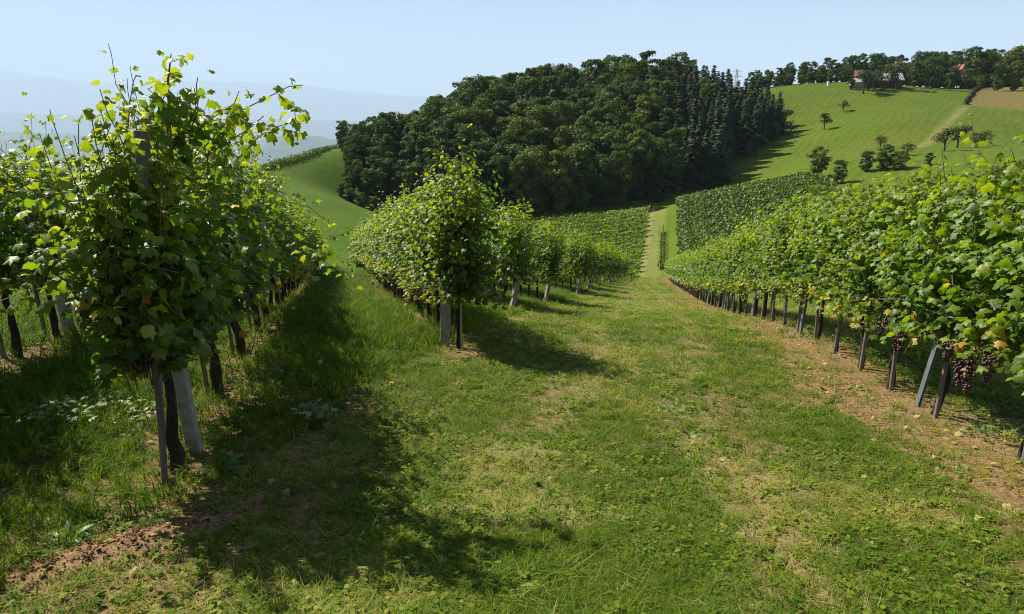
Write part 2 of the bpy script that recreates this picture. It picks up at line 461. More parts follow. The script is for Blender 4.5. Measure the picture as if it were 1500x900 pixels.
nt.links.new(p.outputs[0], out.inputs[0])
M_ground = m

idx = np.arange(nxg * nyg).reshape(nyg, nxg)
quads = np.stack([idx[:-1, :-1], idx[:-1, 1:], idx[1:, 1:], idx[1:, :-1]], -1).reshape(-1, 4)
qx = gx[quads].mean(1); qy = gy[quads].mean(1)
qoff = qx - path_x(qy); qfoff = qx - (26.9 + (qy - 130) * .2333)
reg = np.full(len(quads), "vineyard_ground", dtype=object)
reg[(qy > 105)] = "valley_meadow"
reg[(qy > 105) & (qx < -15)] = "meadow"
reg[(qx > 45) & (qy > 130)] = "hillside_meadow"
reg[(qy < 105) & (qoff > -2.7) & (qoff < 2.2)] = "grass_path"
reg[(qy > 118) & (qy < 196) & (np.abs(qfoff) < 2.2)] = "mown_path"
fx0 = (qy > 205) & (qy < 330) & (qx > -62) & (qx < 100) & (qfoff > -140)
reg[tan[quads].mean(1) > .5] = "mown_field"
reg[np.hypot(qx, qy - 120) > 480] = "outer_slope"
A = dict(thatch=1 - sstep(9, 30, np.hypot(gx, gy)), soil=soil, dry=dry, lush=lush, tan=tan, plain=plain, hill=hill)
V_all = np.stack([gx, gy, gz], 1)
for nm in sorted(set(reg)):
    F = quads[reg == nm]
    used, inv = np.unique(F, return_inverse=True)
    me = mesh_np(nm, V_all[used], inv.reshape(-1, 4), M_ground, {k: a[used] for k, a in A.items()}, smooth=True)
    tag(obj(nm, me), kind="structure")

def far_plain():
    a = axis([(0, 640, 128, 128), (640, 60000, 90, 5000)]); fx = np.concatenate([-a[::-1][:-1], a])
    fy = np.concatenate([[-1000, -500, -200], axis([(-12, 760, 128.6, 128.7), (760, 56000, 90, 5000)])])
    X, Y = np.meshgrid(fx, fy); X, Y = X.ravel(), Y.ravel(); z = ground_np(X, Y) - 1.5
    ii = np.arange(len(X)).reshape(len(fy), len(fx))
    Q = np.stack([ii[:-1, :-1], ii[:-1, 1:], ii[1:, 1:], ii[1:, :-1]], -1).reshape(-1, 4)
    cx, cy = X[Q].mean(1), Y[Q].mean(1)
    Q = Q[~((np.abs(cx) < 640) & (cy > -12) & (cy < 760))]
    used, inv = np.unique(Q, return_inverse=True)
    one = np.ones(len(used))
    tag(obj("plain", mesh_np("plain", np.stack([X, Y, z], 1)[used], inv.reshape(-1, 4), M_ground, dict(plain=sstep(420, 620, np.hypot(X, Y - 120))[used]), smooth=True)), kind="structure")
far_plain()

# ------------------------------------------------------------------ leaves
def leaf_template(level):
    """grape leaf in the x-y plane, petiole at the origin, tip along +y, unit radius about 1; returns V, F(tri)"""
    if level == 0:
        pol = [(-90, .0), (-62, .58), (-48, .80), (-30, .80), (-14, .98), (-2, .88), (10, .76), (24, .94), (38, 1.06), (52, .92), (66, .82), (80, 1.0), (90, 1.16)]
        pts = [(r * math.cos(R(a)), r * math.sin(R(a))) for a, r in pol]
        rim = pts[1:] + [(-x, y) for x, y in pts[::-1][1:-1]]
        rim = [(x, y + .35) for x, y in rim]
    elif level == 1:
        rim = [(.42, -.12), (.95, .10), (.62, .48), (.82, .95), (.30, .95), (0, 1.5), (-.30, .95), (-.82, .95), (-.62, .48), (-.95, .10), (-.42, -.12)]
    else:
        V = np.array([(0, -.15, 0), (.85, .45, -.22), (0, 1.4, -.15), (-.85, .45, -.22)], float)
        return V, np.array([(0, 1, 2), (0, 2, 3)])
    V = [(0, .22, 0), (0, .75, .0)]
    for x, y in rim:
        V.append((x, y, 0))
    V = np.array(V)
    x, y = V[:, 0], V[:, 1]
    V[:, 2] = -.30 * np.abs(x) ** 1.3 - .16 * np.maximum(y - .5, 0) ** 2 + .10 * np.sin(x * 5 + y * 2.0)
    n = len(rim); F = []
    tip = int(np.argmax(V[2:, 1]))
    for i in range(n):
        j = (i + 1) % n
        c = 1 if (V[2 + i, 1] + V[2 + j, 1]) / 2 > .75 else 0
        F.append((c, 2 + i, 2 + j))
    ks = [i for i in range(n) if ((V[2 + i, 1] + V[2 + (i + 1) % n, 1]) / 2 > .75) != ((V[2 + i - 1, 1] + V[2 + i, 1]) / 2 > .75)]
    for i in ks:
        F.append((0, 1, 2 + i) if V[2 + i, 0] < 0 else (0, 2 + i, 1))
    return V, np.array(F)
LEAF = [leaf_template(i) for i in range(3)]
def _vary(i):
    r = np.random.default_rng(3000 + i); V, F = LEAF[0]; V = V.copy(); x, y = V[:, 0].copy(), V[:, 1].copy()
    V[2:, :2] *= 1 + r.normal(0, .07, (len(V) - 2, 1))
    V[:, 2] += r.normal(0, .05, len(V)) + r.uniform(-.35, .1) * np.abs(x) ** 2 * (1 if i % 2 else .3) - r.uniform(0, .35) * np.maximum(y - .3, 0) ** 2 + r.uniform(-.2, .2) * x * (y - .4)
    V[:, 0] *= r.uniform(.85, 1.1)
    return V, F
LEAF0 = [_vary(i) for i in range(6)]

def unit(a): return a / np.maximum(np.linalg.norm(a, axis=-1, keepdims=True), 1e-9)

def frames(nrm, tip):
    """orthonormal frames (N,3,3) with columns x, tip, normal"""
    t = unit(tip); n = unit(nrm - t * (nrm * t).sum(-1, keepdims=True)); x = np.cross(t, n)
    return np.stack([x, t, n], -1)

def scatter(template, pos, fr, size):
    V, F = template
    k = len(V)
    W = np.einsum('nij,kj->nki', fr, V) * size[:, None, None] + pos[:, None]
    return W.reshape(-1, 3), (F[None] + (np.arange(len(pos)) * k)[:, None, None]).reshape(-1, 3), k

def shoots(r, n, L, cordon=.85, top=2.15, lean=.30, size=.075, wild=.25, step=.075, half=.6, side=None, lat=1.0, dp=.3, skirt=0, zmin=.70, ztop=9.0, wall=.32):
    """grow vine shoots along local y; returns leaf positions, normals, tips, sizes, tints, cane polylines"""
    pos, nrm, tip, siz, tin, canes = [], [], [], [], [], []
    for s in range(n + skirt):
        sk = s >= n
        p = np.array([r.normal(0, .05), r.uniform(-half, half), cordon + r.uniform(-.12, .10)])
        sd = (r.choice([-1, 1]) if side is None else side)
        d = np.array([sd * abs(r.normal(.35, .35)) * lean * 2.2, r.normal(0, .25), 1.0])
        ln = r.uniform(.72, 1.0) * (.85 if sk else L)
        if sk: d[0] = sd * r.uniform(.6, 1.6); d[2] = r.uniform(.2, .9)
        if r.random() < wild: ln *= r.uniform(1.15, 1.45)
        droop = sk or r.random() < dp
        stray = r.random() < wild; zt = ztop + r.normal(0, .07) + (r.uniform(.1, .45) if stray else 0)
        k = int(ln / step); poly = [p.copy()]
        hang = r.uniform(.1, .35) if sk else r.uniform(.35, .8)
        for i in range(k):
            f = i / max(k, 1)
            d = d + r.normal(0, .13, 3)
            if droop and f > hang: d[2] -= .26 if sk else .16; d[0] += sd * .05
            if not droop: d[0] -= p[0] * .25; d[2] += .05
            if abs(p[0]) > wall and not stray: d[0] -= math.copysign(.45, p[0])
            if abs(p[1]) > half + .22: d[1] -= math.copysign(.35, p[1])
            d /= np.linalg.norm(d)
            p = p + d * step; poly.append(p.copy())
            if p[2] > zt: break
            m = 2 if r.random() < .62 * lat and f < .85 else 1
            for _ in range(m):
                a = r.uniform(0, 2 * math.pi)
                o = np.array([math.cos(a), math.sin(a), r.normal(0, .45)])
                if p[0] * o[0] < 0 and r.random() < .55: o[0] *= -1
                o /= np.linalg.norm(o)
                pet = r.uniform(.03, .13) * (1.5 if m == 2 else 1.0)
                lp = p + o * pet
                if lp[2] < zmin + r.normal(0, .06): continue
                up = r.uniform(.3, 1.0)
                nn = o * .55 + np.array([0, 0, up]) + r.normal(0, .28, 3)
                tt = o * .8 + np.array([0, 0, -.45]) + r.normal(0, .35, 3)
                sc = size * r.uniform(.65, 1.2) * (1 - .55 * max(0, f - .6) / .4)
                pos.append(lp); nrm.append(nn); tip.append(tt); siz.append(sc)
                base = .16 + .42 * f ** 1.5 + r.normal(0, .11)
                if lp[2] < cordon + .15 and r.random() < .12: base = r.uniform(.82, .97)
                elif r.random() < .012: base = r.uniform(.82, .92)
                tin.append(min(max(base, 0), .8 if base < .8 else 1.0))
        canes.append(poly)
    return [np.array(a, float) for a in (pos, nrm, tip, siz, tin)] + [canes]

def foliage_mesh(name, pos, nrm, tip, siz, tin, level):
    if level == 0:
        Vs, Fs, Ts, b = [], [], [], 0; fr = frames(nrm, tip)
        for j in range(6):
            q = slice(j, None, 6)
            V, F, k = scatter(LEAF0[j], pos[q], fr[q], siz[q]); Vs.append(V); Fs.append(F + b); Ts.append(np.repeat(tin[q], k)); b += len(V)
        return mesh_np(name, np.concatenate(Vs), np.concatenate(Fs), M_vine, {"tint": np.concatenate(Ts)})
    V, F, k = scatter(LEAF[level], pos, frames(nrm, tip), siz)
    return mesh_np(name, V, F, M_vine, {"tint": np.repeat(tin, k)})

def cane_mesh(name, canes, r0=.0045, thin=1):
    mb = MB()
    for c in canes:
        pts = c[::3 * thin] + [c[-1]]
        mb.tube(pts, [r0 * (1 - .6 * i / len(pts)) for i in range(len(pts))], 4, False)
    return mb.mesh(name, M_cane)

def trunk_mesh(name, r, h=.9, rad=.035, half=.5, n=7, arms=True, lean=0.0):
    mb = MB(); pts = []; rs = []
    x = y = 0
    for i in range(9):
        f = i / 8
        pts.append((x + lean * f, y, -.12 + (h + .12) * f)); rs.append(rad * (1.35 - .55 * f) * r.uniform(.85, 1.2))
        x += r.normal(0, .016); y += r.normal(0, .022)
    mb.tube(pts, rs, n)
    if arms:
        for s in (-1, 1):
            q = [pts[-2]]
            for i in range(1, 5):
                q.append((pts[-1][0] + r.normal(0, .012), pts[-1][1] + s * half * i / 4, h + .02 + r.normal(0, .015)))
            mb.tube(q, [rad * .75, rad * .65, rad * .5, rad * .42, rad * .3], 6)
    me = mb.mesh(name, M_bark, True)
    return me

# single leaf meshes shared by the leaf parts of the near vines
LEAF_ME = []
for i, t in enumerate((.08, .18, .26, .34, .42, .50, .60, .70, .86, .95)):
    V, F = LEAF0[i % 6]
    V = V.copy(); V[:, 2] += .06 * np.sin(V[:, 0] * (4 + i) + i) + .05 * (i % 3 - 1) * V[:, 1] ** 2
    LEAF_ME.append((t, mesh_np("vine_leaf_%d" % i, V, F, M_vine, {"tint": np.full(len(V), t)})))
LT = np.array([t for t, _ in LEAF_ME])

def guided(r, pts, size, jit=.03, n=1, tb=.3):
    """leaves along given shoot paths (local coordinates)"""
    pos, nrm, tip, siz, tin, canes = [], [], [], [], [], []
    for _ in range(n):
        P_ = np.array(pts, float) + r.normal(0, jit, (len(pts), 3)) * np.linspace(.4, 1.6, len(pts))[:, None]
        seg_ = np.linalg.norm(np.diff(P_, axis=0), axis=1); cum = np.concatenate([[0], np.cumsum(seg_)])
        poly = []
        for q in np.arange(0, cum[-1], .05):
            p = np.array([np.interp(q, cum, P_[:, j]) for j in range(3)]) + r.normal(0, .008, 3); poly.append(p); f = q / cum[-1]
            for _k in range(2 if r.random() < .55 else 1):
                a = r.uniform(0, 6.283); o = unit(np.array([math.cos(a), math.sin(a), r.normal(0, .5)]))
                pos.append(p + o * r.uniform(.03, .10)); nrm.append(o * .5 + np.array([0, 0, r.uniform(.2, 1)]) + r.normal(0, .3, 3))
                tip.append(o * .8 + np.array([0, 0, -.5]) + r.normal(0, .35, 3)); siz.append(size * r.uniform(.6, 1.2) * (1 - .5 * max(0, f - .65) / .35))
                tin.append(np.clip(tb + .38 * f ** 1.5 + r.normal(0, .12), 0, .72))
        canes.append(poly)
    return [np.array(a, float) for a in (pos, nrm, tip, siz, tin)] + [canes]

def near_vine(loc, rz, seed, label, group, nsh=18, guides=(), lod=0, nleaf=110, trunk=True, th=.9, extra=None, trad=.035, tlean=0.0, **kw):
    r = np.random.default_rng(seed)
    root = tag(empty("grape_vine", loc, rz), label, "grape vine", group)
    pos, nrm, tip, siz, tin, canes = shoots(r, nsh, kw.pop('L', 1.5), **kw)
    if extra:
        for e in extra:
            q = shoots(r, **e)
            pos, nrm, tip, siz, tin = [np.concatenate([a, b]) for a, b in zip((pos, nrm, tip, siz, tin), q[:5])]
            canes += q[5]
    M = Matrix.Translation(loc) @ Matrix.Rotation(rz, 4, 'Z')
    for wp, gsz, gn, gt in guides:
        q = guided(r, [tuple(M.inverted() @ Vector(w_)) for w_ in wp], gsz, .04, gn, gt)
        pos, nrm, tip, siz, tin = [np.concatenate([a, b]) for a, b in zip((pos, nrm, tip, siz, tin), q[:5])]
        canes += q[5]
    toc = np.array(M.inverted() @ Vector((0, 0, 0)))
    # leaves on the side towards the viewer, outermost first, become parts of their own
    v = unit(toc - np.array([0, 0, 1.5])); s = (pos - np.array([0, 0, 1.5])) @ v + r.normal(0, .12, len(pos)) + siz * 3
    order = np.argsort(-s); pick = np.zeros(len(pos), bool); pick[order[:nleaf]] = True
    rest = ~pick
    o = obj("foliage", foliage_mesh("foliage", pos[rest], nrm[rest], tip[rest], siz[rest], tin[rest], lod), root); o["kind"] = "stuff"
    obj("cane", cane_mesh("cane", canes), root)
    if trunk: obj("trunk", trunk_mesh("trunk", r, th, trad, .5, lean=tlean), root)
    fr = frames(nrm[pick], tip[pick])
    for f, p, z, t in zip(fr, pos[pick], siz[pick], tin[pick]):
        me = LEAF_ME[int(np.argmin(np.abs(LT - t)))][1]
        q = bpy.data.objects.new("leaf", me); q.parent = root
        mm = Matrix(f.tolist()).to_4x4(); mm = Matrix.Translation(Vector(p)) @ mm @ Matrix.Scale(float(z), 4)
        q.matrix_basis = mm; col.objects.link(q)
    return root

# shared meshes for the vines farther off
def variants(count, level, seed, **kw):
    out = []
    for i in range(count):
        r = np.random.default_rng(seed + i)
        a = shoots(r, **kw)
        out.append((foliage_mesh("foliage", *a[:5], level), trunk_mesh("trunk", r, kw.get("cordon", .85) + .03, .035, .5, 6 if level < 2 else 4)))
    return out
LEFT_MID = variants(6, 1, 100, n=46, L=2.1, size=.051, step=.066, wild=.14, lean=.34, skirt=12, ztop=2.32)
LEFT_FAR = variants(4, 2, 200, n=32, L=2.1, size=.080, wild=.12, lean=.34, skirt=10, ztop=2.32)
RIGHT_MID = variants(6, 1, 300, n=50, L=2.0, size=.053, step=.060, wild=.06, lean=.36, cordon=.86, dp=.25, skirt=16, ztop=2.16, wall=.34)
RIGHT_FAR = variants(4, 2, 400, n=36, L=2.0, size=.076, wild=.05, lean=.36, cordon=.86, dp=.25, skirt=10, ztop=2.16, wall=.34)
ORD = "first second third fourth fifth sixth seventh eighth ninth tenth eleventh twelfth thirteenth fourteenth fifteenth sixteenth seventeenth eighteenth nineteenth twentieth twenty-first twenty-second twenty-third twenty-fourth twenty-fifth".split()

def copy_vine(lib, k, loc, rz, sc, label, group):
    root = tag(empty("grape_vine", loc, rz), label, "grape vine", group)
    f, t = lib[k % len(lib)]
    fo = obj("foliage", f, root); fo.scale = (sc * (1 if k % 2 else -1), 1, sc); fo["kind"] = "stuff"
    obj("trunk", t, root)
    return root

LA = math.atan2(-LEFT_DIR.x, LEFT_DIR.y)      # heading of the left rows
RA = math.atan2(-.187, 1)
def along(end, s):
    x, y = end[0] + LEFT_DIR.x * s, end[1] + LEFT_DIR.y * s
    return Vector((x, y, G(x, y)))
stuff_pts = []

# ---- row beside the left edge (its end lies outside the frame)
Z, Arow, B = ENDS[0], ENDS[1], ENDS[2]
gz_ = "vines of the row at the far left"
zs = [1.2 * i for i in range(36)]
for i, s in enumerate(zs):
    p = along(Z, s + .3)
    if 6 <= i <= 9:
        near_vine(p, LA, 500 + i, "shaded grape vine %s of the far-left row" % ("nearest the frame edge", "just before the concrete post", "just behind the concrete post", "just left of the tall end vine")[i - 6], gz_, lod=1, zmin=.84, nsh=44, skirt=9, nleaf=60, L=2.1, ztop=2.35, lean=.36, size=.056, wild=.3, half=.62)
    else:
        lab = "dark grape vine, %s of the far-left row" % (ORD[i] + " along") if i < 20 else "small far vine in the back of the far-left row"
        copy_vine(LEFT_MID if i < 20 else LEFT_FAR, i, p, LA, random.uniform(.95, 1.08) * (1.25 if i < 6 else 1), lab, gz_)  # first vines, out of view, enlarged to throw more dappled shade on the foreground
# ---- the left row: tall ragged end vine, then down the slope
ga = "vines of the left row with the tall end vine"
near_vine(along(Arow, .22), LA, 611, "tall ragged grape vine with long shoots at the end of the left row", ga, nsh=52, step=.068, nleaf=295, L=1.9, ztop=2.35, lean=.36, size=.050, wild=.08, zmin=.86, half=.36, wall=.28, trad=.036,
          guides=[([PX(250, 230, 4.2), PX(248, 160, 4.15), PX(238, 118, 4.1), PX(250, 86, 4.05)], .050, 4, .3), ([PX(262, 220, 4.2), PX(290, 165, 4.2), PX(284, 115, 4.1)], .050, 3, .3), ([PX(300, 220, 4.5), PX(345, 165, 4.5), PX(395, 128, 4.5), PX(432, 108, 4.45)], .050, 1, .4),
                  ([PX(330, 250, 4.6), PX(385, 200, 4.6), PX(425, 165, 4.6), PX(446, 140, 4.6), PX(445, 165, 4.6)], .052, 1, .35), ([PX(225, 230, 4.2), PX(200, 190, 4.2), PX(165, 165, 4.2)], .04, 1, .5), ([PX(290, 200, 4.3), PX(330, 140, 4.3), PX(345, 120, 4.3)], .050, 1, .35), ([PX(300, 230, 4.4), PX(360, 190, 4.4), PX(385, 170, 4.4)], .052, 2, .3),
                  ([PX(210, 300, 4.1), PX(165, 240, 4.0), PX(150, 230, 3.95), PX(142, 270, 3.95)], .050, 1, .3), ([PX(215, 340, 4.1), PX(175, 300, 3.95), PX(150, 310, 3.9)], .050, 1, .25), ([PX(215, 260, 4.1), PX(185, 225, 4.05), PX(160, 205, 4.0)], .054, 2, .35),
                  ([PX(215, 300, 4.0), PX(175, 370, 3.95), PX(175, 430, 3.95), PX(205, 500, 4.0)], .056, 2, .4), ([PX(240, 380, 4.1), PX(225, 450, 4.05), PX(250, 505, 4.1)], .058, 2, .1)],
          extra=[dict(n=7, L=1.1, cordon=1.65, wild=0, lean=.22, half=.30, size=.048, dp=.1, step=.05, wall=.5, ztop=2.75), dict(n=12, L=1.2, cordon=1.3, wild=0, lean=.7, half=.5, size=.050, side=1, dp=.2, wall=.6, ztop=2.5)])
as_ = [2.25, 4.05, 5.95] + [7.2 + 1.2 * i for i in range(34)]
for i, s in enumerate([1.2] + as_):
    p = along(Arow, s)
    if i < 5:
        near_vine(p, LA, 620 + i, "dark grape vine in the left row, %s" % ("right behind the leaning concrete post", "with the nearest gnarled trunk past the concrete post", "with the second gnarled trunk past the concrete post", "with the third trunk past the concrete post", "fourth trunk past the concrete post")[i], ga,
                  lod=0 if i < 2 else 1, nsh=56, step=.068, skirt=9, zmin=.93, ztop=2.42, wall=.36, nleaf=(190, 170, 130, 90, 60)[i], L=2.2, lean=.42, size=.050, wild=.3, half=.75, trunk=i > 0, th=.95, trad=.042, tlean=-.04,
                  extra=[dict(n=9, L=1.3, cordon=1.4, wild=.2, lean=.5, half=.7, size=.055, side=1, dp=.2, ztop=2.5, wall=.5)] if i < 3 else None)
    else:
        lab = "shaded grape vine, %s from the end of the left row" % ORD[i] if i < 20 else "small far vine in the back of the left row"
        copy_vine(LEFT_MID if i < 16 else LEFT_FAR, i, p, LA, random.uniform(.95, 1.1), lab, ga)
# ---- the middle row
gb = "vines of the middle row behind the grey stake"
near_vine(along(B, .1), LA, 711, "tall bushy grape vine behind the grey stake at the end of the middle row", gb, nsh=54, step=.068, skirt=12, nleaf=220, L=2.0, ztop=2.3, wall=.34, lean=.40, size=.050, wild=.3, half=.5,
          extra=[dict(n=22, L=1.35, cordon=1.5, wild=.15, lean=.25, half=.32, size=.048, dp=.1, ztop=2.8)])
for i in range(42):
    s = 1.0 + 1.05 * i
    p = along(B, s)
    if i < 4:
        near_vine(p, LA, 720 + i, "sunlit grape vine in the middle row, %s behind the stake" % ORD[i], gb, lod=1, nsh=46, skirt=12, nleaf=(120, 90, 60, 50)[i], L=2.1, ztop=2.35, wall=.36, lean=.40, size=.050, wild=.25, half=.55,
                  extra=[dict(n=10, L=1.3, cordon=1.3, wild=.2, lean=.3, half=.5, size=.054, ztop=2.5)] if i < 2 else None)
    else:
        lab = "bright grape vine, %s from the end of the middle row" % ORD[i] if i < 20 else "small far vine in the back of the middle row"
        copy_vine(LEFT_MID if i < 20 else LEFT_FAR, i + 2, p, LA, random.uniform(.95, 1.1), lab, gb)
# ---- the rows ending along the path below it
for k, e in enumerate(ENDS[3:]):
    n_ind = 8 if k < 2 else 6 if k < 4 else 4
    for i in range(44):
        s = .1 + 1.05 * i
        p = along(e, s)
        if i < n_ind:
            pos = "end vine" if i == 0 else ORD[i] + " vine"
            lab = "%s of the %s shorter row ending beside the grass path" % (pos, ORD[k]) if k < 7 else "small far vine near a row end above the lower vineyard"
            copy_vine(LEFT_MID if k < 3 else LEFT_FAR, i + k, p, LA, random.uniform(1.0, 1.14) * (1.06 if i == 0 else 1), lab, "vines at the row ends along the path")
        elif k < 9:
            stuff_pts.append((p, LA, i + k))
# ---- the right row
gr = "vines of the long row right of the path"
RY = [2.2, 3.3, 4.45, 5.85, 6.95, 7.95, 9.05] + [10.1 + 1.1 * i for i in range(62)]
RLAB = {1: "leafy grape vine at the near end of the right row, cut by the frame", 2: "grape vine with dark grapes beside the wooden stake at right frame edge", 3: "grape vine hung with dark grapes, next to the perforated metal post",
        4: "grape vine with yellow lower leaves behind the perforated metal post", 5: "grape vine with a pale stake, second beyond the perforated metal post", 6: "grape vine with thick dark trunk, third beyond the perforated metal post"}
right_vines = []
for i, y in enumerate(RY):
    x = right_row(y); p = Vector((x, y, G(x, y)))
    if i == 0: continue
    if i <= 9:
        lab = RLAB.get(i, "sunlit grape vine, %s beyond the perforated metal post" % ORD[i - 4])
        rt = near_vine(p, RA, 800 + i, lab, gr, lod=0 if i < 4 else 1, nsh=62, step=.060, trad=.030, L=2.1, dp=.22, skirt=19, zmin=.70, ztop=2.06 if i < 3 else 2.16, wall=.36, nleaf=(0, 150, 230, 230, 200, 150, 110, 80, 60, 50)[i], lean=.40, size=.050, wild=.04, half=.62, cordon=.88, th=.86,
                       extra=[dict(n=20, L=1.1, step=.06, cordon=1.05, wild=0, lean=.6, half=.6, size=.050, side=-1, dp=.5, ztop=2.1, wall=.42)])
    else:
        lab = "sunlit grape vine, %s beyond the perforated metal post" % ORD[i - 4] if i < 24 else "small bright vine in the far part of the right row"
        rt = copy_vine(RIGHT_MID if i < 26 else RIGHT_FAR, i, p, RA, random.uniform(.95, 1.06), lab, gr)
    right_vines.append((i, rt, p))

# ------------------------------------------------------------------ instancing of the uncountable
def instancer(name, pts, rots, scales, ids, tint, lib, label=None):
    """points carrying attributes; a geometry-nodes tree puts one mesh of LIB on each"""
    me = bpy.data.meshes.new(name)
    me.vertices.add(len(pts)); me.vertices.foreach_set("co", np.asarray(pts, np.float32).ravel())
    for nm, t, arr, key in (("rot", 'FLOAT_VECTOR', rots, "vector"), ("siz", 'FLOAT_VECTOR', scales, "vector"), ("ids", 'INT', ids, "value"), ("tint", 'FLOAT', tint, "value")):
        a = me.attributes.new(nm, t, 'POINT')
        a.data.foreach_set(key, np.asarray(arr, np.int32 if t == 'INT' else np.float32).ravel())
    o = obj(name, me); tag(o, label, kind="stuff")
    c = bpy.data.collections.new(name + "_kinds")
    for i, mm in enumerate(lib):
        c.objects.link(bpy.data.objects.new("%s_%02d" % (name, i), mm))
    gt = bpy.data.node_groups.new(name, 'GeometryNodeTree')
    gt.interface.new_socket("Geometry", in_out='INPUT', socket_type='NodeSocketGeometry')
    gt.interface.new_socket("Geometry", in_out='OUTPUT', socket_type='NodeSocketGeometry')
    gi = gt.nodes.new("NodeGroupInput"); go = gt.nodes.new("NodeGroupOutput")
    ci = gt.nodes.new("GeometryNodeCollectionInfo"); ci.inputs[0].default_value = c
    ci.inputs["Separate Children"].default_value = True; ci.inputs["Reset Children"].default_value = True
    ip = gt.nodes.new("GeometryNodeInstanceOnPoints"); ip.inputs["Pick Instance"].default_value = True
    def na(nm, t):
        n = gt.nodes.new("GeometryNodeInputNamedAttribute"); n.data_type = t; n.inputs["Name"].default_value = nm
        return n.outputs["Attribute"]
    L = gt.links.new
    L(gi.outputs[0], ip.inputs["Points"]); L(ci.outputs[0], ip.inputs["Instance"])
    L(na("ids", 'INT'), ip.inputs["Instance Index"]); L(na("rot", 'FLOAT_VECTOR'), ip.inputs["Rotation"]); L(na("siz", 'FLOAT_VECTOR'), ip.inputs["Scale"])
    L(ip.outputs[0], go.inputs[0])
    md = o.modifiers.new("scatter", 'NODES'); md.node_group = gt
    return o

if stuff_pts:
    n = len(stuff_pts)
    instancer("vine_foliage", [tuple(p) for p, _, _ in stuff_pts], [(0, 0, a) for _, a, _ in stuff_pts], [(1, 1, random.uniform(.95, 1.1)) for _ in range(n)], [k % 4 for _, _, k in stuff_pts], [0] * n,
              [v[0] for v in LEFT_FAR], "mass of far vine foliage filling the rows left of the path")

def blades(seed, n, h, spread, width, lean=.5, flat=0.0, seg=3):
    r = np.random.default_rng(seed); V = []; F = []
    for i in range(n):
        a = r.uniform(0, 2 * math.pi); rr = spread * math.sqrt(r.random())
        x0, y0 = rr * math.cos(a), rr * math.sin(a)
        d = r.uniform(0, 2 * math.pi); dx, dy = math.cos(d), math.sin(d)
        hh = h * r.uniform(.45, 1.15); w = width * r.uniform(.6, 1.2); ln = lean * r.uniform(.3, 1.6)
        b = len(V)
        for s in range(seg + 1):
            f = s / seg
            out = hh * ln * f ** 2; z = hh * (f - .35 * ln * f ** 2) * (1 - flat) + .004
            ww = w * (1 - f ** 1.6)
            cx, cy = x0 + dx * out, y0 + dy * out
            if s < seg:
                V += [(cx - dy * ww, cy + dx * ww, z), (cx + dy * ww, cy - dx * ww, z)]
            else:
                V.append((cx, cy, z))
        for s in range(seg - 1):
            F += [(b + 2 * s, b + 2 * s + 1, b + 2 * s + 3), (b + 2 * s, b + 2 * s + 3, b + 2 * s + 2)]
        F.append((b + 2 * seg - 2, b + 2 * seg - 1, b + 2 * seg))
    return np.array(V), np.array(F)

def rosette(seed, n, size, h, wide=.45):
    r = np.random.default_rng(seed); V = []; F = []
    for i in range(n):
        a = r.uniform(0, 2 * math.pi); dx, dy = math.cos(a), math.sin(a)
        L = size * r.uniform(.6, 1.2); w = L * wide * r.uniform(.7, 1.1); s0 = r.uniform(0, .02)
        z0 = h * r.uniform(.1, 1.0); b = len(V); dz = r.uniform(-.25, .35) * L
        for f, ww, zz in ((0, .08, 0), (.35, .8, .5), (.7, .9, .8), (1.0, .0, 1.0)):
            cx, cy = dx * (s0 + L * f), dy * (s0 + L * f); z = z0 + dz * zz + .004
            if ww > 0: V += [(cx - dy * w * ww, cy + dx * w * ww, z), (cx + dy * w * ww, cy - dx * w * ww, z)]
            else: V.append((cx, cy, z))
        F += [(b, b + 1, b + 3), (b, b + 3, b + 2), (b + 2, b + 3, b + 5), (b + 2, b + 5, b + 4), (b + 4, b + 5, b + 6)]
    return np.array(V), np.array(F)

SHORT = [mesh_np("short_tuft", *blades(i, 18, .042, .05, .0022, 1.1), M_grass) for i in range(5)]
TALL = [mesh_np("tall_tuft", *blades(20 + i, 14, .13, .05, .0034, .9, seg=4), M_grass) for i in range(4)]
CLOV = [mesh_np("weed_rosette", *rosette(40 + i, 8, .022, .03, .62), M_grass) for i in range(4)]
STRAW = [mesh_np("straw_wisp", *blades(60 + i, 10, .065, .06, .0018, 2.2, flat=.8), M_grass) for i in range(4)]
LIB = SHORT + TALL + CLOV + STRAW

def sample_wedge(n, r0, r1, power, amin=-60, amax=60):
    """points with density ~ r^-power in a wedge ahead of the camera"""
    u = rng.random(n); q = 2 - power
    r = (r0 ** q + u * (r1 ** q - r0 ** q)) ** (1 / q) if abs(q) > 1e-6 else r0 * (r1 / r0) ** u
    a = np.radians(rng.uniform(amin, amax, n))
    return r * np.sin(a), r * np.cos(a), r

x, y, r = sample_wedge(120000, 1.6, 95, 1.75, -52, 52)
keep = (y > 1.2) & (y < 96)
x, y, r = x[keep], y[keep], r[keep]
offp = x - path_x(y); rdp = row_dist(x, y); rrp = x - np.where(y < 30, 2.83 + .187 * y, 2.83 + 5.61 + .2045 * (y - 30))
sp = np.maximum((1 - sstep(.15, .6, rdp)) * .7, sstep(-1.25, -.5, rrp + .8 * (fbm(x * 1.1, y * 1.1, 43) - .5)) * (1 - sstep(.1, .5, rrp)) * .84)
sp = np.maximum(sp, sstep(.61, .68, fbm(x * .55 + 3, y * .8, 47)) * .6)
sp = np.maximum(sp, 1.2 * np.exp(-(((x + 1.95) / .58) ** 2 + ((y - 3.2 - .9 * (x + 1.95)) / .36) ** 2) ** 2))
trk = np.exp(-((offp - .95) / .32) ** 2) + np.exp(-((offp + .65) / .35) ** 2)
sp = np.maximum(sp, trk * sstep(.42, .62, fbm(x * 1.3, y * .5, 53)) * .5)
keep = rng.random(len(x)) > sp * .93
x, y, r, offp, rrp, sp = [a[keep] for a in (x, y, r, offp, rrp, sp)]
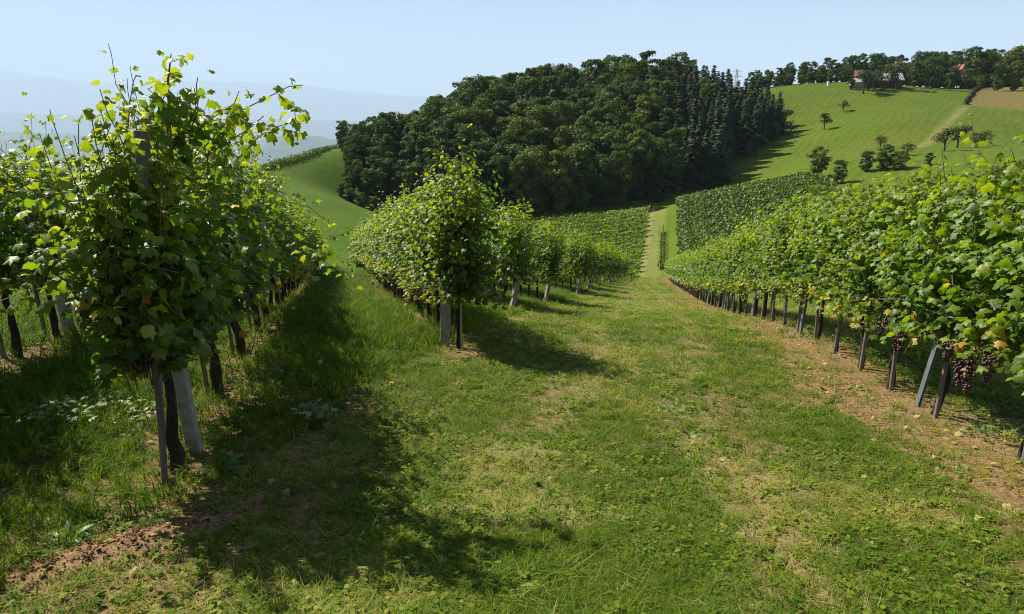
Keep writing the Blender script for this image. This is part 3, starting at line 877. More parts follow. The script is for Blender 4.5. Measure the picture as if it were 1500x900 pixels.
n = len(x)
lushp = sstep(-2.3, -3.0, offp) if False else 1 - sstep(-3.0, -2.3, offp + .5 * (fbm(x * 2, y * 2, 61) - .5))
pick = rng.random(n); ids = rng.integers(0, 5, n)
drypatch = sstep(.52, .66, fbm(x * 1.4, y * 1.1, 71))
ids = np.where(pick < .10 + .75 * lushp * (.4 + .6 * vnoise(x * 1.2, y * 1.2, 77)), rng.integers(5, 9, n), ids)
ids = np.where((pick > .74) & (vnoise(x * 2.2, y * 2.2, 73) > .34), rng.integers(9, 13, n), ids)
ids = np.where((pick > .62 - .40 * drypatch) & (pick < .74) & (lushp < .5) & ((drypatch > .05) | (sp > .2) | (pick > .69)), rng.integers(13, 17, n), ids)
tint = .37 + .22 * (fbm(x * .8, y * .8, 81) - .5) * 2 + rng.normal(0, .19, n) + .18 * drypatch - .22 * lushp
tint = np.where(ids >= 13, rng.uniform(.72, 1.0, n), np.clip(tint, 0, .68))
tint = np.where((ids >= 9) & (ids < 13), np.clip(tint + .02, .05, .66), tint)
sc = rng.uniform(.75, 1.25, n) * np.clip((r / 4.5) ** .62, 1, 4.2)
sc = np.where(ids < 5, sc * (1 + .25 * drypatch), sc)
tall = (ids >= 5) & (ids < 9)
hs = np.where(tall & (lushp < .5), .42, 1.0) * np.where(r > 12, np.clip(12 / r, .45, 1), 1)
z = ground_np(x, y)
instancer("grass", np.stack([x, y, z], 1), np.stack([rng.normal(0, .12, n), rng.normal(0, .12, n), rng.uniform(0, 6.28, n)], 1), np.stack([sc, sc, sc * hs], 1), ids, tint, LIB,
          "mown grass with clover, weeds and dry clippings between the vine rows")
# clods of earth on the bare strips
CL = []
for i in range(4):
    r_ = np.random.default_rng(90 + i)
    bm_v = []
    t = (1 + 5 ** .5) / 2
    ico = unit(np.array([(-1, t, 0), (1, t, 0), (-1, -t, 0), (1, -t, 0), (0, -1, t), (0, 1, t), (0, -1, -t), (0, 1, -t), (t, 0, -1), (t, 0, 1), (-t, 0, -1), (-t, 0, 1)], float))
    ico = ico * r_.uniform(.6, 1.2, (12, 1)) * np.array([1, .9, .65])
    icf = np.array([(0, 11, 5), (0, 5, 1), (0, 1, 7), (0, 7, 10), (0, 10, 11), (1, 5, 9), (5, 11, 4), (11, 10, 2), (10, 7, 6), (7, 1, 8), (3, 9, 4), (3, 4, 2), (3, 2, 6), (3, 6, 8), (3, 8, 9), (4, 9, 5), (2, 4, 11), (6, 2, 10), (8, 6, 7), (9, 8, 1)])
    CL.append(mesh_np("clod", ico, icf, M_soil))
x, y, r = sample_wedge(34000, 1.8, 16, 1.6, -48, 48)
rdp = row_dist(x, y); rrp = x - (2.83 + .187 * y)
sp = np.maximum((1 - sstep(.1, .5, rdp)) * .35, sstep(-1.2, -.5, rrp) * (1 - sstep(.1, .5, rrp)) * .5)
sp = np.maximum(sp, 2.5 * np.exp(-(((x + 1.95) / .42) ** 2 + ((y - 3.15 - .9 * (x + 1.95)) / .22) ** 2)))
k = (rng.random(len(x)) < sp) & (y > 1.5)
x, y, r = x[k], y[k], r[k]
bx = rng.normal(0, .34, 1300); by = rng.normal(0, .22, 1300)
x = np.concatenate([x, -1.95 + bx]); y = np.concatenate([y, 3.15 + .9 * bx + by]); n = len(x)
s_ = .003 + .010 * rng.random(n) ** 3 + np.where(rng.random(n) < .03, .012, 0)
instancer("soil", np.stack([x, y, ground_np(x, y) + .002], 1), rng.uniform(0, 6.28, (n, 3)), np.stack([s_] * 3, 1), rng.integers(0, 4, n), np.zeros(n), CL, "loose crumbs of dry earth along the vine strips and the earth bank")

# fallen leaves
x, y, r = sample_wedge(4200, 1.8, 22, 1.5, -48, 48)
rdp = row_dist(x, y); rrp = x - (2.83 + .187 * y)
k = (rng.random(len(x)) < np.maximum.reduce([(1 - sstep(.3, 1.2, rdp)) * .5, sstep(-1.6, -.4, rrp) * (1 - sstep(.2, .8, rrp)) * .7, .06 + 0 * x])) & (y > 1.4)
x, y = x[k], y[k]; n = len(x)
LV = [mesh_np("fallen_leaf", LEAF0[i][0], LEAF0[i][1], M_grass) for i in range(3)]
s_ = rng.uniform(.016, .038, n)
instancer("fallen_leaves", np.stack([x, y, ground_np(x, y) + .018], 1), np.stack([rng.normal(0, .45, n), rng.normal(0, .45, n), rng.uniform(0, 6.28, n)], 1), np.stack([s_] * 3, 1), rng.integers(0, 3, n), rng.uniform(.78, 1, n), LV, "dry vine leaves fallen under the rows and on the path")

# ------------------------------------------------------------------ lower vineyards
def row_mesh(name, L, seed, per, size, h0=.45, h1=2.05, half=.38, tb=.30):
    r = np.random.default_rng(seed); n = int(L * per)
    y = r.uniform(0, L, n); zz = r.beta(1.5, 1.15, n); z = h0 + (h1 - h0) * zz
    cl = .75 + .5 * fbm(y * 1.2, z * 1.5, seed)
    x = r.choice([-1, 1], n) * half * (1 - .35 * r.random(n) ** 2) * np.sqrt(np.maximum(0.08, 1 - (zz - .45) ** 2 * 1.8)) * cl
    z = z + .7 * zz * (fbm(y * 1.1, y * 0 + seed, 7) - .5) + r.normal(0, .05, n)
    o = np.stack([np.sign(x), r.normal(0, .4, n), r.uniform(.2, 1.0, n)], 1)
    tipv = np.stack([np.sign(x) * .7, r.normal(0, .5, n), -.6 + r.normal(0, .3, n)], 1)
    s = size * r.uniform(.7, 1.3, n)
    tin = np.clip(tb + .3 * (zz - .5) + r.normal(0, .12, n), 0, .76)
    V, F, k = scatter(LEAF[2], np.stack([x, y, z], 1), frames(o + r.normal(0, .25, (n, 3)), tipv), s)
    F4 = F; tint = np.repeat(tin, k)
    # trunks
    tv = []; tf = []
    for i in range(int(L / 1.2)):
        b = len(V) + len(tv); yy = .3 + 1.2 * i
        for zt, w in ((-.1, .05), (h0 + .5, .03)):
            for q in range(3): tv.append((w * math.cos(q * 2.1), yy + w * math.sin(q * 2.1), zt))
        for q in range(3):
            q2 = (q + 1) % 3; tf += [(b + q, b + q2, b + 3 + q2), (b + q, b + 3 + q2, b + 3 + q)]
    nF = len(F)
    me = mesh_np(name, np.concatenate([V, np.array(tv)]), np.concatenate([F, np.array(tf)]), M_vine, {"tint": np.concatenate([tint, np.zeros(len(tv))])})
    me.materials.append(M_bark)
    mi = np.zeros(nF + len(tf), np.int32); mi[nF:] = 1
    me.polygons.foreach_set("material_index", mi)
    return me
def drape(me, p0, d, L):
    """lay a copy of a row mesh on the ground from p0 along d (plan), returns the mesh"""
    me = me.copy(); n = len(me.vertices); V = np.empty(n * 3, np.float32); me.vertices.foreach_get("co", V); V = V.reshape(-1, 3)
    wx = p0[0] + d[0] * V[:, 1] + d[1] * V[:, 0]; wy = p0[1] + d[1] * V[:, 1] - d[0] * V[:, 0]
    z = ground_np(wx, wy) + V[:, 2]; z0 = G(*p0)
    W = np.stack([wx - p0[0], wy - p0[1], z - z0], 1).astype(np.float32)
    me.vertices.foreach_set("co", W.ravel()); me.update()
    return me, Vector((p0[0], p0[1], z0))
base = [row_mesh("vine_row", 46, 900 + i, 46, .26) for i in range(3)]
for i in range(20):
    y0 = 128.5 + 3.08 * i
    x0 = 26.9 + (y0 - 130) * .2333 - 2.75
    x0 += random.uniform(-.5, .3)
    me, p = drape(base[i % 3], (x0, y0), (-math.cos(R(6)), math.sin(R(6))), 46)
    place = "bottom" if i < 10 else "top"
    tag(obj("vine_row", me, None, p), "low vine row left of the mown strip, %s from the %s of the lower block" % (ORD[i if i < 10 else 19 - i], place), "vine row", "vine rows of the lower block left of the mown strip")
# block right of the strip: rows run up the slope to the right
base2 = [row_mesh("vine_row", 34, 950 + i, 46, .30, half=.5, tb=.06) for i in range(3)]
pa, pb = PX(996, 376, 136), PX(991, 301, 185)
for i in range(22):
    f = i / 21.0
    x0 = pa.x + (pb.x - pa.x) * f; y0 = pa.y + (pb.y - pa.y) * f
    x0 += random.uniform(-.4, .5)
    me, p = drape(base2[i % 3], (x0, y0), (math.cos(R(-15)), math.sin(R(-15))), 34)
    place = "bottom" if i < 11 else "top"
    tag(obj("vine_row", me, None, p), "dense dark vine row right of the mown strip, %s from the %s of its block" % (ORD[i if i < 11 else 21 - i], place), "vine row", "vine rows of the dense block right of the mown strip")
# the short lone row standing in the strip
q0, q1 = PX(967, 397, 136), PX(968, 347, 165)
L = (q1 - q0).length; d = (q1 - q0); d.z = 0; d.normalize()
me, p = drape(row_mesh("vine_row", L, 990, 60, .2, half=.45), (q0.x, q0.y), (d.x, d.y), L)
tag(obj("vine_row", me, None, p), "short lone vine row standing beside the mown strip in the valley", "vine row")

# ------------------------------------------------------------------ trees
def crown_decid(seed, H, Rr, nblob=16, n=2600, size=.42, low=.18, mat=None):
    r = np.random.default_rng(seed); pos = []; nrm = []; tin = []
    bl = []
    for i in range(nblob):
        f = r.uniform(low, .92); a = r.uniform(0, 2 * math.pi)
        prof = math.sin(math.pi * min(.98, (f - low * .4) / (1.05 - low * .4))) ** .6
        d = Rr * prof * r.uniform(.25, .9)
        bl.append((d * math.cos(a), d * math.sin(a), f * H, Rr * (r.uniform(.15, .33) if nblob > 20 else r.uniform(.30, .52))))
    bl.append((0, 0, H * .86, Rr * .4))
    for bx, by, bz, br in bl:
        k = int(n / len(bl)); q = unit(r.normal(0, 1, (k, 3))); q[:, 2] = np.abs(q[:, 2]) * np.where(r.random(k) < .78, 1, -1)
        rad = br * (1 - .45 * r.random(k) ** 2.0)
        pp = np.array([bx, by, bz]) + q * rad[:, None] * np.array([1, 1, .8])
        pos.append(pp); nrm.append(q + np.array([0, 0, .35]) + r.normal(0, .35, (k, 3)))
        tin.append(np.clip(.45 + r.normal(0, .18) + r.normal(0, .16, k), 0, 1))
    pos = np.concatenate(pos); nrm = np.concatenate(nrm); tin = np.concatenate(tin)
    tip = r.normal(0, 1, pos.shape) + np.array([0, 0, -.6])
    V, F, k = scatter(LEAF[2], pos, frames(nrm, tip), size * r.uniform(.6, 1.35, len(pos)))
    return mesh_np("crown", V, F, mat or M_decid, {"tint": np.repeat(tin, k)}), bl
def trunk_tree(seed, H, rad, bl, mat=M_tbark, lim=6):
    r = np.random.default_rng(seed); mb = MB()
    pts = [(r.normal(0, .02 * H) * f, r.normal(0, .02 * H) * f, -.6 + (H * .8 + .6) * f) for f in np.linspace(0, 1, 7)]
    mb.tube(pts, [rad * (1.3 - 1.05 * f) for f in np.linspace(0, 1, 7)], 6)
    for bx, by, bz, br in bl[:lim]:
        z0 = bz * r.uniform(.35, .6)
        mb.tube([(0, 0, z0), (bx * .5, by * .5, z0 + (bz - z0) * .65), (bx, by, bz)], [rad * .5, rad * .32, rad * .12], 4)
    return mb.mesh("trunk", mat, True)
def crown_spruce(seed, H, Rr, n=2100, size=.5):
    r = np.random.default_rng(seed); pos = []; nrm = []; tip = []; tin = []; siz = []
    tiers = int(H / .55)
    for t in range(tiers):
        f = (t + r.uniform(0, .6)) / tiers
        if f > .99: continue
        rad = Rr * (1 - f) ** .85 * r.uniform(.8, 1.15) + .12
        z = H * (.06 + .94 * f); nb = max(4, int(13 * (1 - f) + 4))
        for b in range(nb):
            a = r.uniform(0, 2 * math.pi); L = rad * r.uniform(.7, 1.12)
            m = max(2, int(n / tiers / nb * (1.25 - f)))
            for _ in range(m):
                g_ = r.uniform(.25, 1.0)
                p = np.array([math.cos(a) * L * g_, math.sin(a) * L * g_, z - .35 * L * g_ ** 1.5 + r.normal(0, .10)])
                p[:2] += r.normal(0, .16, 2)
                pos.append(p); nrm.append((math.cos(a) * .5 + r.normal(0, .3), math.sin(a) * .5 + r.normal(0, .3), 1.0)); tip.append((math.cos(a), math.sin(a), -.75 + r.normal(0, .25)))
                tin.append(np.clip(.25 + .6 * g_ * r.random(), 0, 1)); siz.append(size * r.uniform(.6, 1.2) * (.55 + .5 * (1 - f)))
    pos, nrm, tip, tin, siz = [np.array(q, float) for q in (pos, nrm, tip, tin, siz)]
    V, F, k = scatter(LEAF[2], pos, frames(nrm, tip), siz)
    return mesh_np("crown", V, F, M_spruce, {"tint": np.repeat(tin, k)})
DEC = []
for i in range(7):
    H = 16.0; me, bl = crown_decid(1000 + i, H, (4.6, 5.4, 4.2, 5.0, 4.5, 5.8, 4.0)[i], 62, 9000, .25, low=.06)
    DEC.append((me, trunk_tree(1100 + i, H, .26, bl)))
SPR = []
for i in range(4):
    me = crown_spruce(1200 + i, 20.0, (3.5, 3.9, 3.3, 4.2)[i], 7500, .42)
    mb = MB(); mb.tube([(0, 0, -1), (0, 0, 10), (0, 0, 19.5)], [.3, .2, .04], 6); SPR.append((me, mb.mesh("trunk", M_tbark, True)))
def tree(name, lib, k, x, y, sc, label, group, wide=1.0, z=None, cat="tree"):
    me, tm = lib[k % len(lib)]
    root = tag(empty(name, (x, y, G(x, y) if z is None else z), random.uniform(0, 6.28)), label, cat, group)
    c = obj("crown", me, root); c.scale = (sc * wide, sc * wide, sc)
    t = obj("trunk", tm, root); t.scale = (sc * wide, sc * wide, sc)
    return root
# the wood: plan polygon, trees on a jittered grid
FP = [PX(498, 286, 203), PX(600, 318, 197), PX(700, 333, 196), PX(830, 320, 199), PX(950, 298, 210), PX(1050, 272, 224), PX(1112, 220, 256)]
FP = [(p.x, p.y) for p in FP] + [(103, 272), (102, 300), (80, 318), (40, 318), (-10, 300), (-38, 264), (-57, 226)]
def inside(x, y, poly):
    c = False; j = len(poly) - 1
    for i in range(len(poly)):
        xi, yi = poly[i]; xj, yj = poly[j]
        if (yi > y) != (yj > y) and x < (xj - xi) * (y - yi) / (yj - yi) + xi: c = not c
        j = i
    return c
rnd = random.Random(5)
cand = []
yy = 190.0
while yy < 322:
    xx = -75 + rnd.uniform(0, 3)
    st = 6.0 + max(0, yy - 215) * .02
    while xx < 112:
        x, y = xx + rnd.uniform(-1.6, 1.6), yy + rnd.uniform(-1.6, 1.6)
        if inside(x, y, FP): cand.append((x, y))
        xx += st * (.68 if 765 + 1020 * xx / yy > 1000 else .74 if xx < -18 else 1)
    yy += st * .92
print("wood candidates", len(cand))
nf = 0
for x, y in cand:
    ppx = 750 + 1000 * x / y * 1.02
    con = ppx > 985 + rnd.gauss(0, 35) or (rnd.random() < .12 and ppx > 760)
    front = not inside(x, y - 7, FP)
    hz_ = "above the grey stake" if 620 < ppx < 720 else "left of the grey stake" if ppx <= 620 else "above the lower vine block" if ppx < 850 else "above the mown strip" if ppx < 985 else "right of the mown strip"
    if con:
        zone = ("at the foot of the wood, " if front else "on the skyline of the wood, " if not inside(x, y + 14, FP) else "high in the wood, " if y > 262 else "low in the wood, ") + ("at its right end" if ppx > 1085 else hz_)
        tree("spruce_tree", SPR, nf, x, y, rnd.uniform(.74, .93), "dark conifer " + zone, "conifers of the wood", rnd.uniform(1.35, 1.65))
    else:
        zone = "at the left end of the wood" if ppx < 570 else ("along the shaded foot of the wood, " if front else "on the skyline of the wood, " if not inside(x, y + 14, FP) else "high in the wood, " if y > 262 else "halfway up the wood, " if y > 232 else "low in the wood, ") + hz_
        small = .44 + .18 * float(sstep(515, 575, ppx)) + .34 * float(sstep(540, 720, ppx))
        tree("broadleaf_tree", DEC, nf, x, y, rnd.uniform(.95, 1.4) * small, "green broadleaf tree " + zone, "broadleaf trees of the wood", rnd.uniform(.85, 1.1))
    nf += 1
# shrubs along the wood's left foot
for i, (a, b_, Y) in enumerate(((500, 280, 199), (515, 291, 197), (530, 298, 195), (548, 304, 194))):
    p = PX(a, b_ + 6, Y); tree("wood_edge_shrub", DEC, i, p.x, p.y, .25, "low grey-green shrub at the left foot of the wood, %s from the meadow" % ORD[i], "shrubs at the left foot of the wood", 1.5, cat="shrub")
# the tree line behind the farm
for i in range(84):
    f = (i % 42) / 41
    a = 1098 + 425 * f + rnd.uniform(-5, 5)
    Y = (356 if i < 42 else 372) + rnd.uniform(-6, 6)
    u = (a - 750) / 1000; x = u / 1.05 * Y
    sc = (.48 + .70 * f) * rnd.uniform(.75, 1.25)
    tree("broadleaf_tree", DEC, i + 2, x, Y, sc, "dark round tree in the tree line %s" % ("at its low left end" if a < 1170 else "left of the red roofed house" if a < 1240 else "behind the farm buildings" if a < 1330 else "between the barn and the red gable" if a < 1395 else "right of the red gable" if a < 1460 else "at the right frame edge"), "trees of the ridge line behind the farm", rnd.uniform(.85, 1.05))
for i in range(34):
    a = 1112 + 390 * (i + rnd.uniform(-.3, .3)) / 33; Y = 347 + rnd.uniform(-4, 4); x = (a - 750) / 1000 / 1.05 * Y
    if 1244 < a < 1312: continue
    tree("ridge_shrub", DEC, i, x, Y, rnd.uniform(.24, .42), "low bush under the ridge trees %s" % ("left of the farmhouse" if a < 1250 else "right of the barn"), "bushes under the ridge trees", 1.6, cat="shrub")
fr_ = [(1247, 127, 318, .42, "round green shrub in front of the farmhouse left corner"), (1283, 128, 316, .6, "dark bushy tree between the farmhouse and the barn"), (1395, 118, 345, .55, "dark tree half hiding the red gable"), (1306, 127, 318, .5, "green tree in front of the barn"), (1272, 128, 314, .45, "small dark tree beside the apple tree at the farmhouse"), (1366, 128, 322, 1.0, "big dark tree right of the grey roofed barn"), (1340, 126, 325, .8, "rounded dark tree beside the grey roofed barn"), (1392, 122, 335, .75, "dark tree left of the red gable on the ridge"), (1418, 118, 340, .7, "green tree in front of the red gable"),
       (1436, 122, 325, .45, "small green tree by the field boundary wall"), (1462, 120, 320, .85, "large green tree above the tan field"), (1485, 122, 318, .95, "large green tree at right above the tan field"), (1508, 136, 300, .7, "green tree at the right frame edge by the tan field"), (1398, 78, 372, 1.5, "tall tree on the ridge top"), (1440, 74, 372, 1.5, "tall broad tree on the ridge, second from right"), (1478, 78, 372, 1.35, "tall dark tree on the ridge near the right frame edge")]
for i, (a, b_, Y, sc, lab) in enumerate(fr_):
    u = (a - 750) / 1000; x = u / 1.05 * Y
    tree("broadleaf_tree", DEC, i, x, Y, sc * (.8 if Y > 360 else .9), lab, "trees round the farm", 1.0)
# orchard and hillside trees
ORC = []
for i in range(5):
    H = 5.0; me, bl = crown_decid(1300 + i, H, (2.6, 2.2, 2.8, 2.4, 2.0)[i], 11, 700, .20, low=.42, mat=M_orch)
    ORC.append((me, trunk_tree(1350 + i, H, .16, bl, lim=9)))
orch = [(1264, 138, 305, 1.9, "spreading brown-green apple tree in front of the red roofed house"), (1279, 133, 312, 1.7, "apple tree between the house and the barn"), (1312, 131, 315, 2.2, "rusty brown apple tree right of the barn"),
        (1235, 164, 268, .95, "small lone apple tree high on the meadow"), (1207, 191, 245, 1.15, "brownish apple tree with round crown on the open meadow"), (1149, 187, 250, 1.3, "upper apple tree beside the right edge of the wood"), (1158, 197, 240, 1.0, "lower apple tree beside the right edge of the wood"),
        (1289, 218, 215, .72, "thin bare looking apple tree in mid meadow"), (1328, 229, 205, .68, "small upright apple tree right of the thin one"), (1383, 222, 205, 1.1, "dark bushy apple tree, left of the lower pair"), (1402, 217, 208, 1.15, "dark bushy apple tree, right of the lower pair"), (1428, 217, 208, .85, "low leaning apple tree, rightmost on the open meadow"), (1441, 214, 210, .8, "small apple tree touching the rightmost leaning one")]
for i, (a, b_, Y, sc, lab) in enumerate(orch):
    p = GPX(a, b_, 120, 420); tree("apple_tree", ORC, i, p.x, p.y, sc, lab, "apple trees on the hillside meadow", rnd.uniform(.95, 1.2))
bush = [(1196, 262, 172, .52, 1.0, "tall ragged young tree above the dense vine block"), (1228, 270, 165, .36, 1.25, "round dark bush above the dense vine block"), (1268, 252, 172, .32, 1.3, "dark shrub left of the pale undergrowth"), (1295, 250, 174, .40, 1.4, "wide grey-green shrub on the meadow edge"), (1315, 250, 175, .28, 1.3, "low shrub right of the wide grey-green one"), (1360, 244, 165, .2, 1.6, "low bush peeping over the right vine row")]
for i, (a, b_, Y, sc, wd, lab) in enumerate(bush):
    p = GPX(a, b_, 120, 420); tree("meadow_shrub", DEC, i + 1, p.x, p.y, sc, lab, "shrubs at the meadow foot", wd, cat="shrub")
p = PX(1480, 240, 130); tree("apple_tree", ORC, 3, p.x, p.y, 1.15, "brown twiggy shrub behind the right vine row near frame edge", None, 1.5, cat="shrub")
# hedge on the left ridge
hp = [PX(385, 250, 192), PX(420, 238, 203), PX(450, 229, 213), PX(480, 221, 224), PX(506, 214, 236)]
r = np.random.default_rng(44); n = 4200
t = r.uniform(0, len(hp) - 1.001, n); i0 = t.astype(int); f = (t - i0)[:, None]
H_ = np.array([tuple(q) for q in hp]); pc = H_[i0] * (1 - f) + H_[i0 + 1] * f
hx = pc[:, 0] + r.normal(0, .7, n); hy = pc[:, 1] + r.normal(0, .7, n)
hz = ground_np(hx, hy) + r.uniform(0, 1.6, n) * (.7 + .6 * fbm(t * 3, t * 0, 3))
V, F, k = scatter(LEAF[2], np.stack([hx, hy, hz], 1), frames(r.normal(0, .6, (n, 3)) + np.array([0, 0, .7]), r.normal(0, 1, (n, 3))), .22 * r.uniform(.6, 1.3, n))
tag(obj("hedge", mesh_np("hedge", V, F, M_decid, {"tint": r.uniform(.3, 1, n).repeat(k)})), "dark low hedge running along the ridge of the left meadow", "hedge")

# ------------------------------------------------------------------ posts, stakes, wires
def post(name, a, b_, w, mat, label, cat, group=None, holes=False, dpt=None, taper=1.0):
    """square post from foot a to head b_ (world points)"""
    a, b_ = Vector(a), Vector(b_); h = (b_ - a).length; d = (b_ - a).normalized()
    q = d.to_track_quat('Z', 'X').to_matrix().to_4x4()
    mb = MB(); dp = dpt or w
    bv = w * .18
    ring = [(w - bv, -dp), (w, -dp + bv), (w, dp - bv), (w - bv, dp), (-w + bv, dp), (-w, dp - bv), (-w, -dp + bv), (-w + bv, -dp)]
    zs_ = [-.25, h * .33, h * .66, h]
    for j, z in enumerate(zs_):
        s = 1 + (taper - 1) * max(0, z) / h
        mb.v += [(x * s, y * s, z) for x, y in ring]
    for j in range(3):
        for k in range(8): mb.f.append([j * 8 + k, j * 8 + (k + 1) % 8, (j + 1) * 8 + (k + 1) % 8, (j + 1) * 8 + k])
    mb.f.append([24 + k for k in range(8)])
    root = obj(name, mb.mesh(name, mat)); root.matrix_basis = Matrix.Translation(a) @ q
    tag(root, label, cat, group)
    return root, h
def upright(x, y, h, lean=(0, 0)):
    z = G(x, y); return (x, y, z), (x + lean[0], y + lean[1], z + h)
e = along(Arow, -.05)
top = PX(207, 192, 4.05)
pst, h = post("wooden_post", e, top, .013, M_wood, "tall weathered wooden post at the end of the left row", "post", taper=2.5)
mb = MB(); mb.tube([(.045 * math.cos(a), .045 * math.sin(a), .55 * h + .006 * math.sin(3 * a)) for a in np.linspace(0, 6.283, 14)], .003, 4)
obj("twine", mb.mesh("twine", M_twine), pst)
a_ = PX(286, 660, 4.75); a_.z = G(a_.x, a_.y)
b_ = PX(250, 480, 4.55)
post("concrete_post", a_, a_ + (b_ - a_) * 1.55, .055, M_conc, "thick pale concrete post leaning beside the end of the left row", "post", "concrete posts", dpt=.045)
e = along(B, -.08); t_ = PX(672, 300, 9.0)
post("metal_stake", e, t_, .017, M_metal, "tall grey metal stake at the end of the middle row", "stake", dpt=.012)
a_ = PX(652, 499, 9.35); a_.z = G(a_.x, a_.y)
post("concrete_post", a_, a_ + Vector((.08, -.05, 1.9)), .055, M_conc, "pale concrete post just left of the grey metal stake", "post", "concrete posts")
for k, e in enumerate(ENDS[3:12]):
    f = along(e, .25); g_ = f + Vector((.36, -.05, 2.02 if k < 2 else 2.2))
    post("concrete_post", f + Vector((-.05, -.3, 0)), g_, .055 if k < 4 else .07, M_conc, "leaning pale concrete post at the end of the %s shorter row along the path" % ORD[k], "post", "concrete posts")
for s, lab in ((9.8, "pale concrete post among the trunks of the left row"), (16, "second concrete post along the left row"), (22, "third concrete post along the left row")):
    f = along(Arow, s); post("concrete_post", f, f + Vector((-.05, 0, 2.0)), .05, M_conc, lab, "post", "concrete posts")
f = along(Z, 10.35); post("concrete_post", f, f + Vector((-.1, 0, 2.0)), .06, M_conc, "grey concrete post between trunks of the far-left row", "post", "concrete posts")
# metal posts of the right row: a folded U profile with holes down its face
def metal_post(y, label, lean):
    x = right_row(y) - .06; z = G(x, y)
    root = tag(empty("metal_post", (x, y, z)), label, "post", "metal posts of the right row")
    d = Vector(lean + (1.0,)).normalized(); q = d.to_track_quat('Z', 'X').to_matrix().to_4x4() @ Matrix.Rotation(R(25), 4, 'Z')
    mb = MB(); mb.box((0, -.012, .9), (.028, .002, 1.15)); mb.box((-.026, .006, .9), (.002, .016, 1.15)); mb.box((.026, .006, .9), (.002, .016, 1.15))
    o = obj("channel", mb.mesh("channel", M_metal), root); o.matrix_basis = q
    mb = MB()
    for i in range(24): mb.box((.012 if i % 2 else -.012, -.0152, .05 + i * .075), (.005, .0012, .012))
    o = obj("slot", mb.mesh("slot", M_glass), root); o.matrix_basis = q; o["kind"] = "stuff"
metal_post(6.15, "leaning perforated metal post below yellow leaves in the right row", (.16, .02))
for i, y in enumerate((10.9, 15.6, 20.5, 25.5)): metal_post(y, "grey metal post, %s beyond the perforated one in the right row" % ORD[i], (.05, .0))
def stake(p, dx, dy, h, w, lab, group, mat=M_wood, lean=(0, 0)):
    x, y = p.x + dx, p.y + dy; a, b2 = upright(x, y, h, lean)
    post("vine_stake", a, b2, w, mat, lab, "stake", group)
for i, rt, p in right_vines[1:24]:
    lab = "pale wooden stake at the right frame edge" if i == 2 else "thin stake against the trunk of the %s vine %s" % ((ORD[abs(i - 3)] if i > 3 else "nearest"), "past the perforated metal post" if i > 3 else "before the perforated metal post")
    stake(p, -.07, -.10, 1.3, .016 if i < 8 else .018, lab, "vine stakes of the right row", lean=(.03 * rnd.uniform(-1, 2), 0))
for i, s in enumerate(as_[:14]):
    p = along(Arow, s); stake(p, -.09, -.05, 1.25, .016, "thin wooden stake beside the %s trunk of the left row" % ORD[i], "vine stakes of the left row", lean=(-.06, 0))
for i in range(6, 12):
    p = along(Z, zs[i] + .3); stake(p, -.10, -.06, 1.25, .018, "thin dark stake beside the %s trunk of the far-left row" % ORD[i], "vine stakes of the far-left row", lean=(-.05, 0))
for i in range(16):
    p = along(B, 1.0 + 1.05 * i); stake(p, -.05, .12, 1.2, .016, "thin dark stake beside the %s vine of the middle row" % ORD[i], "vine stakes of the middle row")
def wire(pts, rad, mat, label):
    mb = MB(); mb.tube(pts, rad, 5); tag(obj("trellis_wire", mb.mesh("trellis_wire", mat)), label, "wire", "trellis wires")
for hh, lab in ((1.02, "lower"), (1.52, "upper")):
    wire([(right_row(y) - .30 + .02 * math.sin(y * 3), y, G(right_row(y), y) + hh - .04 * math.sin(y * 2.8)) for y in np.arange(2.2, 30, .35)], .004, M_wire, "%s blue training wire through the right row" % lab)
for hh, lab in ((.92, "lower"), (1.45, "upper")):
    wire([tuple(along(Arow, s) + Vector((0, 0, hh))) for s in np.arange(0, 30, 1.0)], .002, M_steel, "%s steel wire through the left row" % lab)
    wire([tuple(along(B, s) + Vector((0, 0, hh))) for s in np.arange(0, 30, 1.0)], .002, M_steel, "%s steel wire through the middle row" % lab)
    wire([tuple(along(Z, s) + Vector((0, 0, hh))) for s in np.arange(5, 30, 1.0)], .002, M_steel, "%s steel wire through the far-left row" % lab)
# grapes: bunches hang in the nearest vines of the right row (parts of the vine, berries as sub-parts' mesh)
def sphere_np(n=6, m=4):
    V = [(0, 0, 1)]; F = []
    for i in range(1, m):
        for j in range(n): V.append((math.sin(math.pi * i / m) * math.cos(2 * math.pi * j / n), math.sin(math.pi * i / m) * math.sin(2 * math.pi * j / n), math.cos(math.pi * i / m)))
    V.append((0, 0, -1)); b = len(V) - 1
    for j in range(n):
        F.append((0, 1 + j, 1 + (j + 1) % n)); F.append((b, 1 + (m - 2) * n + (j + 1) % n, 1 + (m - 2) * n + j))
        for i in range(m - 2):
            a = 1 + i * n + j; c_ = 1 + i * n + (j + 1) % n; F += [(a, a + n, c_ + n), (a, c_ + n, c_)]
    return np.array(V, float), np.array(F)
SPH = sphere_np(8, 5)
bunch = []
for i in range(3):
    r = np.random.default_rng(1500 + i); P_ = []
    for k in range(46):
        f = r.random() ** .8; a = r.uniform(0, 6.28); rad = .045 * (1 - f) ** .6 * r.uniform(.5, 1.05)
        P_.append((rad * math.cos(a), rad * math.sin(a), -.16 * f))
    P_ = np.array(P_); I = np.tile(np.eye(3), (len(P_), 1, 1))
    V, F, k = scatter(SPH, P_, I, r.uniform(.0085, .0115, len(P_)))
    bunch.append(mesh_np("grape_bunch", V, F, M_grape, smooth=True))
r = np.random.default_rng(77)
for i, rt, p in right_vines:
    for j in range({1: 8, 2: 7, 3: 3}.get(i, 0)):
        o = obj("grape_bunch", bunch[j % 3], rt, (-.36 - .14 * r.random(), r.uniform(-.5, .5), r.uniform(.58, .92)), r.uniform(0, 6)); o.scale = [1.15] * 3

